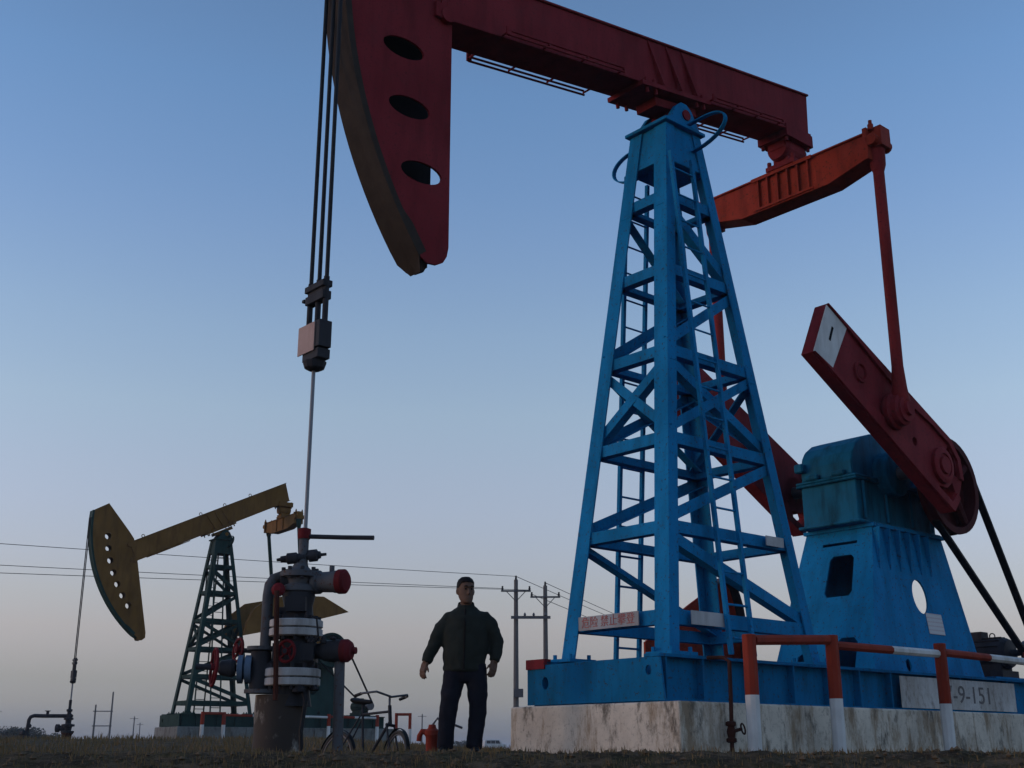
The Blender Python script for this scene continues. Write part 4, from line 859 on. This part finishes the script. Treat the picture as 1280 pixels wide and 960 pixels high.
# ------------------------------------------------------------------ bicycle in the hollow behind the wellhead
def bicycle():
    gx, gy = -1.60, 13.1; gz = terrain(gx, gy) + .015
    dv = Vector((.66, -.75, 0)); r = empty('bicycle', (gx, gy, gz), math.atan2(dv.y, dv.x)); r.rotation_euler[0] = R(-7); tag(r, 'dark old bicycle parked between the wellhead and the man', 'bicycle')
    def P(name, mat, f, par=None): mb = MB(); f(mb); return mb.build(name, mat, par or r, smooth=True)
    for x, st in ((-.52, 0), (.56, R(14))):
        ax = Vector((math.sin(st), math.cos(st), 0)); w = empty('wheel', (x, 0, .335)); w.parent = r
        P('tyre', 'tyre', lambda m: m.ring((0, 0, 0), ax, .315, .019, 40, 8), w); P('rim', 'steel', lambda m: m.ring((0, 0, 0), ax, .290, .010, 40, 6), w)
        fw = Vector((ax.y, -ax.x, 0))
        for k in range(18):
            t = 2 * math.pi * k / 18; P('spoke', 'steel', lambda m: m.tube([ax * (.02 if k % 2 else -.02), (fw * math.cos(t) + Vector((0, 0, 1)) * math.sin(t)) * .287], .0016, 4), w)
        P('mudguard', 'black', lambda m: m.loft([[Vector((0, 0, 0)) + fw * (rr * math.cos(t)) + Vector((0, 0, rr * math.sin(t))) + ax * o for rr, o in ((.350, -.020), (.355, 0), (.350, .020), (.348, 0))] for t in [R(20) + R(170) * i / 20 for i in range(21)]]), w)
    fk = lambda *p: p
    P('frame', 'darkiron', lambda m: (m.tube([(.36, 0, .86), (-.12, 0, .84)], .014), m.tube([(.39, 0, .76), (0, 0, .30)], .016), m.tube([(-.16, 0, .95), (0, 0, .30)], .014), m.tube([(0, .03, .30), (-.52, .05, .335)], .010), m.tube([(0, -.03, .30), (-.52, -.05, .335)], .010), m.tube([(-.13, .02, .84), (-.52, .05, .335)], .009), m.tube([(-.13, -.02, .84), (-.52, -.05, .335)], .009), m.tube([(.345, 0, .92), (.40, 0, .72)], .02)))
    P('fork', 'darkiron', lambda m: (m.tube([(.40, .05, .72), (.50, .05, .5), (.56, .05, .335)], .011), m.tube([(.40, -.05, .72), (.50, -.05, .5), (.56, -.05, .335)], .011), m.tube([(.40, -.055, .72), (.40, .055, .72)], .016)))
    P('handlebar', 'steel', lambda m: (m.tube([(.345, 0, .90), (.325, 0, 1.01)], .013), m.tube([(.13, -.29, .99), (.24, -.285, 1.01), (.36, -.20, 1.035), (.36, 0, 1.01), (.36, .20, 1.06), (.25, .285, 1.06), (.13, .29, 1.04)], .012)))
    P('grip', 'black', lambda m: m.tube([(.11, -.29, .985), (.21, -.288, 1.005)], .017)); P('grip', 'black', lambda m: m.tube([(.11, .29, 1.035), (.21, .288, 1.055)], .017))
    P('saddle', 'black', lambda m: m.loft([[(x, w * math.cos(2 * math.pi * k / 12), z + h * math.sin(2 * math.pi * k / 12)) for k in range(12)] for x, w, z, h in ((-.30, .05, .98, .02), (-.27, .10, .985, .035), (-.18, .08, .975, .03), (-.02, .025, .97, .02), (.01, .012, .965, .012))]))
    P('crank_set', 'steel', lambda m: (m.ring((0, -.05, .30), (0, 1, 0), .09, .008, 24, 6), m.tube([(0, -.07, .30), (.12, -.07, .20)], .010, 6), m.tube([(0, .07, .30), (-.12, .07, .40)], .010, 6), m.box((.07, -.16, .19), (.16, -.07, .21)), m.box((-.16, .07, .39), (-.07, .16, .41)), m.tube([(0, -.08, .30), (0, .08, .30)], .012, 6)))
    P('kickstand', 'steel', lambda m: m.tube([(-.40, .05, .33), (-.36, .20, .0)], .009, 6))
M['tyre'] = plain('dusty tyre', (.055, .052, .048), .9, .3, 20)
bicycle()

# ------------------------------------------------------------------ red hand pump behind the man, red guard and valve pipe by the pump jack
def hand_pump():
    r = empty('hand_pump', (-.945, 14.6, terrain(-.945, 14.6) - .01)); tag(r, 'small orange red hand pump with spout behind the walking man', 'hand pump')
    def P(name, mat, f): mb = MB(); f(mb); return mb.build(name, mat, r, smooth=True)
    P('barrel', 'fence_red', lambda m: m.lathe((0, 0, -.05), (0, 0, 1), [(.10, 0), (.10, .06), (.07, .08), (.075, .26), (.09, .28), (.09, .33), (.05, .36), (.04, .40)], 18))
    P('spout', 'fence_red', lambda m: m.tube([(-.05, 0, .26), (-.12, 0, .27), (-.15, 0, .22), (-.155, 0, .16)], [.04, .035, .03, .03], 10))
    P('handle', 'steel', lambda m: (m.tube([(.0, 0, .34), (.06, -.02, .42), (.28, -.06, .34), (.36, -.07, .31)], .014, 8)))
hand_pump()
def machine_guard():
    r = empty('machine_guard', (2.006, 13.421, 0), math.pi / 2 - .854); tag(r, 'red rounded machine guard half hidden behind the blue tower', 'guard')
    out = [(1.0, -.2), (1.0, 1.36), (1.85, 1.88), (2.16, 2.05), (2.40, 2.24), (2.60, 2.32), (2.76, 2.20), (2.86, 1.95), (2.93, 1.60), (2.93, -.2)]
    mb = MB(); mb.plate([out], (0, -1.66, 0), (1, 0, 0), (0, 0, 1), (0, 1, 0), .03); mb.build('sheet', 'red', r, flip=True)
    mb = MB(); mb.loft([[(a, -1.70, b), (a, -1.50, b), (a - .02, -1.50, b - .025), (a - .02, -1.70, b - .025)] for a, b in out[3:]]); mb.build('rim', 'darkiron', r, flip=True)
machine_guard()
def valve_pipe():
    r = empty('valve_pipe', (2.006, 13.421, 0), math.pi / 2 - .854); tag(r, 'rusty thin pipe with a small valve against the whitewashed block', 'pipe')
    def P(name, mat, f): mb = MB(); f(mb); return mb.build(name, mat, r, flip=True, smooth=True)
    P('pipe', 'rust', lambda m: m.tube([(-.98, 1.02, .93), (-.98, 1.22, .92), (-.98, 1.29, .88), (-1.0, 1.30, .5), (-1.03, 1.30, -.2)], .020, 8))
    P('valve', 'rust', lambda m: (m.lathe((-1.02, 1.30, .12), (0, 0, 1), [(.03, 0), (.05, .01), (.05, .04), (.032, .05), (.045, .1), (.032, .15), (.05, .16), (.05, .19), (.03, .2)], 12), m.tube([(-1.02, 1.30, .22), (-.93, 1.36, .25)], .016, 8), m.ring((-.92, 1.365, .25), (.8, .5, .2), .05, .008, 16, 6)))
valve_pipe()

# ------------------------------------------------------------------ power line
def pole(mb, x, y, z0, z1, r0=.15, r1=.09): mb.tube([(x, y, z0), (x, y, z1)], [r0, r1], 12)
def h_frame(name, loc, h1, h2, dx, label, arms=True, beams=(.75,), s=1.0):
    r = empty(name, loc); tag(r, label, 'utility pole', 'utility poles')
    for x, h in ((0, h1), (dx, h2)):
        mb = MB(); pole(mb, x, 0, -.6, h, .15 * s, .10 * s); mb.build('pole', 'wood', r, smooth=True)
        if arms:
            mb = MB(); mb.box((x - .75, -.17, h - .62), (x + .75, -.09, h - .54)); mb.build('crossarm', 'steel', r)
            for q in (-.68, 0, .68):
                mb = MB(); zz = h - .54 if q else h; mb.lathe((x + q, -.13 if q else 0, zz), (0, 0, 1), [(.03, 0), (.07, .03), (.04, .06), (.07, .09), (.04, .12), (.05, .2)], 10); mb.build('insulator', 'darkiron', r, smooth=True)
            mb = MB(); mb.tube([(x - .5, -.13, h - .58), (x, -.1, h - 1.1)], .02, 5); mb.tube([(x + .5, -.13, h - .58), (x, -.1, h - 1.1)], .02, 5); mb.build('strut', 'steel', r)
    for b in beams:
        mb = MB(); z = min(h1, h2) * b; mb.box((-.25, -.2, z - .07), (dx + .25, -.12, z + .07)); 
        if arms:
            for q in (.3, .6, 1.0): mb.lathe((dx * q, -.16, z + .07), (0, 0, 1), [(.04, 0), (.07, .05), (.03, .16)], 8)
        mb.build('beam', 'steel', r)
    if arms:
        mb = MB(); mb.box((-.12, -.35, 2.5), (.35, -.1, 2.9)); mb.build('switch_box', 'steel', r)
    return r
h_frame('utility_pole', (.20, 60, 0), 8.25, 7.95, 1.47, 'twin utility pole joined by a beam beside the blue pump jack', beams=(.80,))
h_frame('utility_pole', (-60.4, 178, .1), 6.2, 8.0, 2.35, 'twin utility pole far off between the two left wellhead and pump', arms=False, beams=(.52, .85), s=1.1)
far_poles = [(-90.0, 215, 6.8, 'thin utility pole at the left edge of the field'), (-66.0, 215, 5.6, 'thin distant utility pole right of the twin pole'), (-78.5, 260, 5.5, 'faint thin pole left of the far wellhead'), (-45.5, 190, 5.2, 'thin distant utility pole left of the grey foundation'), (-14.6, 200, 5.6, 'thin distant utility pole right of the bicycle')]
for x, y, h, lb in far_poles:
    r = empty('utility_pole', (x, y, 0)); tag(r, lb, 'utility pole', 'utility poles')
    mb = MB(); pole(mb, 0, 0, -.6, h, .14, .09); mb.build('pole', 'wood', r, smooth=True)
    mb = MB(); mb.box((-.7, -.16, h - .4), (.7, -.08, h - .32)); mb.build('crossarm', 'steel', r)
r = empty('utility_pole', (-31.9, 35.6, 0)); tag(r, 'utility pole beyond the left edge carrying the three wires', 'utility pole', 'utility poles')
mb = MB(); pole(mb, 0, 0, -.6, 7.2); mb.build('pole', 'wood', r, smooth=True)
for z in (5.72, 6.30):
    mb = MB(); mb.box((-.8, -.06, z - .08), (.8, .06, z)); mb.build('crossarm', 'steel', r)
def wire(p0, p1, sag, label, rad=.013):
    p0, p1 = Vector(p0), Vector(p1); n = 16
    mb = MB(); mb.tube([p0.lerp(p1, i / n) - Vector((0, 0, 4 * sag * (i / n) * (1 - i / n))) for i in range(n + 1)], rad, 5); o = mb.build('power_line', 'rope'); tag(o, label, 'wire', 'overhead wires')
wire((.20, 60, 8.42), (-31.9, 35.6, 7.20), .10, 'highest of the three wires left of the twin pole')
wire((-.48, 59.9, 7.80), (-32.6, 35.5, 6.30), .10, 'middle of the three wires left of the twin pole')
wire((.88, 59.9, 7.72), (-31.2, 35.6, 5.72), .06, 'lowest of the three wires left of the twin pole')
wire((.20, 60, 8.42), (52, 190, 8.6), 1.2, 'highest of the thin wires running off right behind the blue tower', .016)
wire((.98, 59.9, 7.52), (52.7, 190, 7.7), 1.2, 'lowest of the thin wires running off right behind the blue tower', .016)
wire((1.67, 60, 8.1), (53.4, 190, 8.2), 1.2, 'middle one of the wires running off right behind the blue tower', .016)
r = empty('utility_pole', (52.5, 190, 0)); tag(r, 'utility pole hidden far behind the blue pump jack', 'utility pole', 'utility poles')
mb = MB(); pole(mb, 0, 0, -.6, 8.8); mb.build('pole', 'wood', r, smooth=True)

# ------------------------------------------------------------------ far bush and parked cars on the horizon
def bush(loc, w, h, n, label, seed):
    rnd = random.Random(seed); r = empty('bush', loc); tag(r, label, 'bush', 'far bushes')
    mb = MB()
    for k in range(7):
        a = rnd.uniform(0, 6.28); mb.tube([(0, 0, -.2), (math.cos(a) * w * .15, math.sin(a) * w * .15, h * .4), (math.cos(a) * w * .36, math.sin(a) * w * .3, h * .75)], [.10, .07, .03], 6)
    mb.build('trunk', 'wood', r)
    vs, fs = [], []
    lobes = [(rnd.uniform(-.34, .34) * w, rnd.uniform(-.3, .3) * w, rnd.uniform(.25, .72) * h, rnd.uniform(.16, .30)) for _ in range(14)]
    for k in range(n):
        L = rnd.choice(lobes); d = Vector((rnd.gauss(0, 1), rnd.gauss(0, 1), rnd.gauss(0, 1))).normalized() * rnd.random() ** .4
        c = Vector((L[0], L[1], L[2])) + Vector((d.x * L[3] * w, d.y * L[3] * w, d.z * L[3] * h * 1.1))
        if c.z < .02: continue
        a, b = Vector((rnd.gauss(0, 1), rnd.gauss(0, 1), rnd.gauss(0, 1))).normalized(), Vector((rnd.gauss(0, 1), rnd.gauss(0, 1), rnd.gauss(0, 1))).normalized()
        s_ = rnd.uniform(.06, .16); i = len(vs); vs.extend([c + a * s_, c + b * s_, c - a * s_, c - b * s_]); fs.append((i, i + 1, i + 2, i + 3))
    me = bpy.data.meshes.new('crown'); me.from_pydata(vs, [], fs); me.materials.append(M['leaf']); o = bpy.data.objects.new('crown', me); C.objects.link(o); o.parent = r
M['leaf'] = plain('grey green leaves', (.055, .060, .045), .8, .4, 2, 0, 0)
bush((-60.5, 150, .3), 6.2, 2.5, 5200, 'rounded grey bush on the horizon at the far left edge', 3)
bush((-57.0, 151, .3), 3.8, 1.9, 2600, 'low bush just right of the rounded bush on the horizon', 4)
bush((-9.3, 240, .0), 4.0, 2.0, 1500, 'dark low bush on the horizon behind the legs of the man', 5)
M['glass'] = plain('dark car glass', (.02, .022, .025), .15, .2, 4, 0, 0)
def car(x, y, mat, L, h, rz, label):
    r = empty('car', (x, y, 0), rz); tag(r, label, 'car', 'cars on the horizon')
    side = [(-L / 2, .35), (-L / 2, h * .55), (-L * .46, h * .95), (-L * .40, h), (L * .16, h), (L * .30, h * .60), (L * .48, h * .52), (L / 2, .40), (L / 2 - .1, .25), (-L / 2 + .1, .25)]
    mb = MB(); mb.plate([side], (0, -.85, 0), (1, 0, 0), (0, 0, 1), (0, 1, 0), 1.7); mb.build('body', mat, r, bevel=.05)
    for sy in (-1, 1):
        for a, b in ((-.40, -.22), (-.20, -.02), (.0, .20)):
            mb = MB(); w = [(L * a, h * .62), (L * b, h * .62), (L * (b - (.05 if b > .1 else 0)), h * .92), (L * a, h * .92)]; mb.plate([w], (0, sy * .862 - .006, 0), (1, 0, 0), (0, 0, 1), (0, 1, 0), .012); mb.build('window', 'glass', r)
        for q in (-.32, .32):
            mb = MB(); mb.lathe((L * q, sy * .72 - .1, .32), (0, 1, 0), [(.1, 0), (.32, .0), (.32, .2), (.1, .2)], 18); mb.build('wheel', 'black', r, smooth=True)
car(-13.0, 262, 'white', 4.6, 1.9, .1, 'white van on the horizon left of the man')
car(-8.0, 258, 'white', 4.4, 1.8, -.2, 'small white van on the horizon between the legs of the man')
car(-3.6, 255, 'white', 4.8, 2.0, .3, 'white van on the horizon left of the whitewashed block')

# ------------------------------------------------------------------ thin evening haze over the whole field
def haze():
    m = bpy.data.materials.new('evening haze'); m.use_nodes = True; nt = m.node_tree; nt.nodes.clear()
    out = nt.nodes.new('ShaderNodeOutputMaterial'); v = nt.nodes.new('ShaderNodeVolumePrincipled')
    v.inputs['Color'].default_value = (.80, .86, .95, 1); v.inputs['Density'].default_value = HAZE; v.inputs['Anisotropy'].default_value = 0.0
    nt.links.new(v.outputs[0], out.inputs['Volume'])
    mb = MB(); mb.box((-4200, -40, -3.5), (4200, 5200, 12.5)); o = mb.build('haze', m); o['kind'] = 'stuff'; o['label'] = 'thin evening haze over the field'
HAZE = 0.0005
haze()
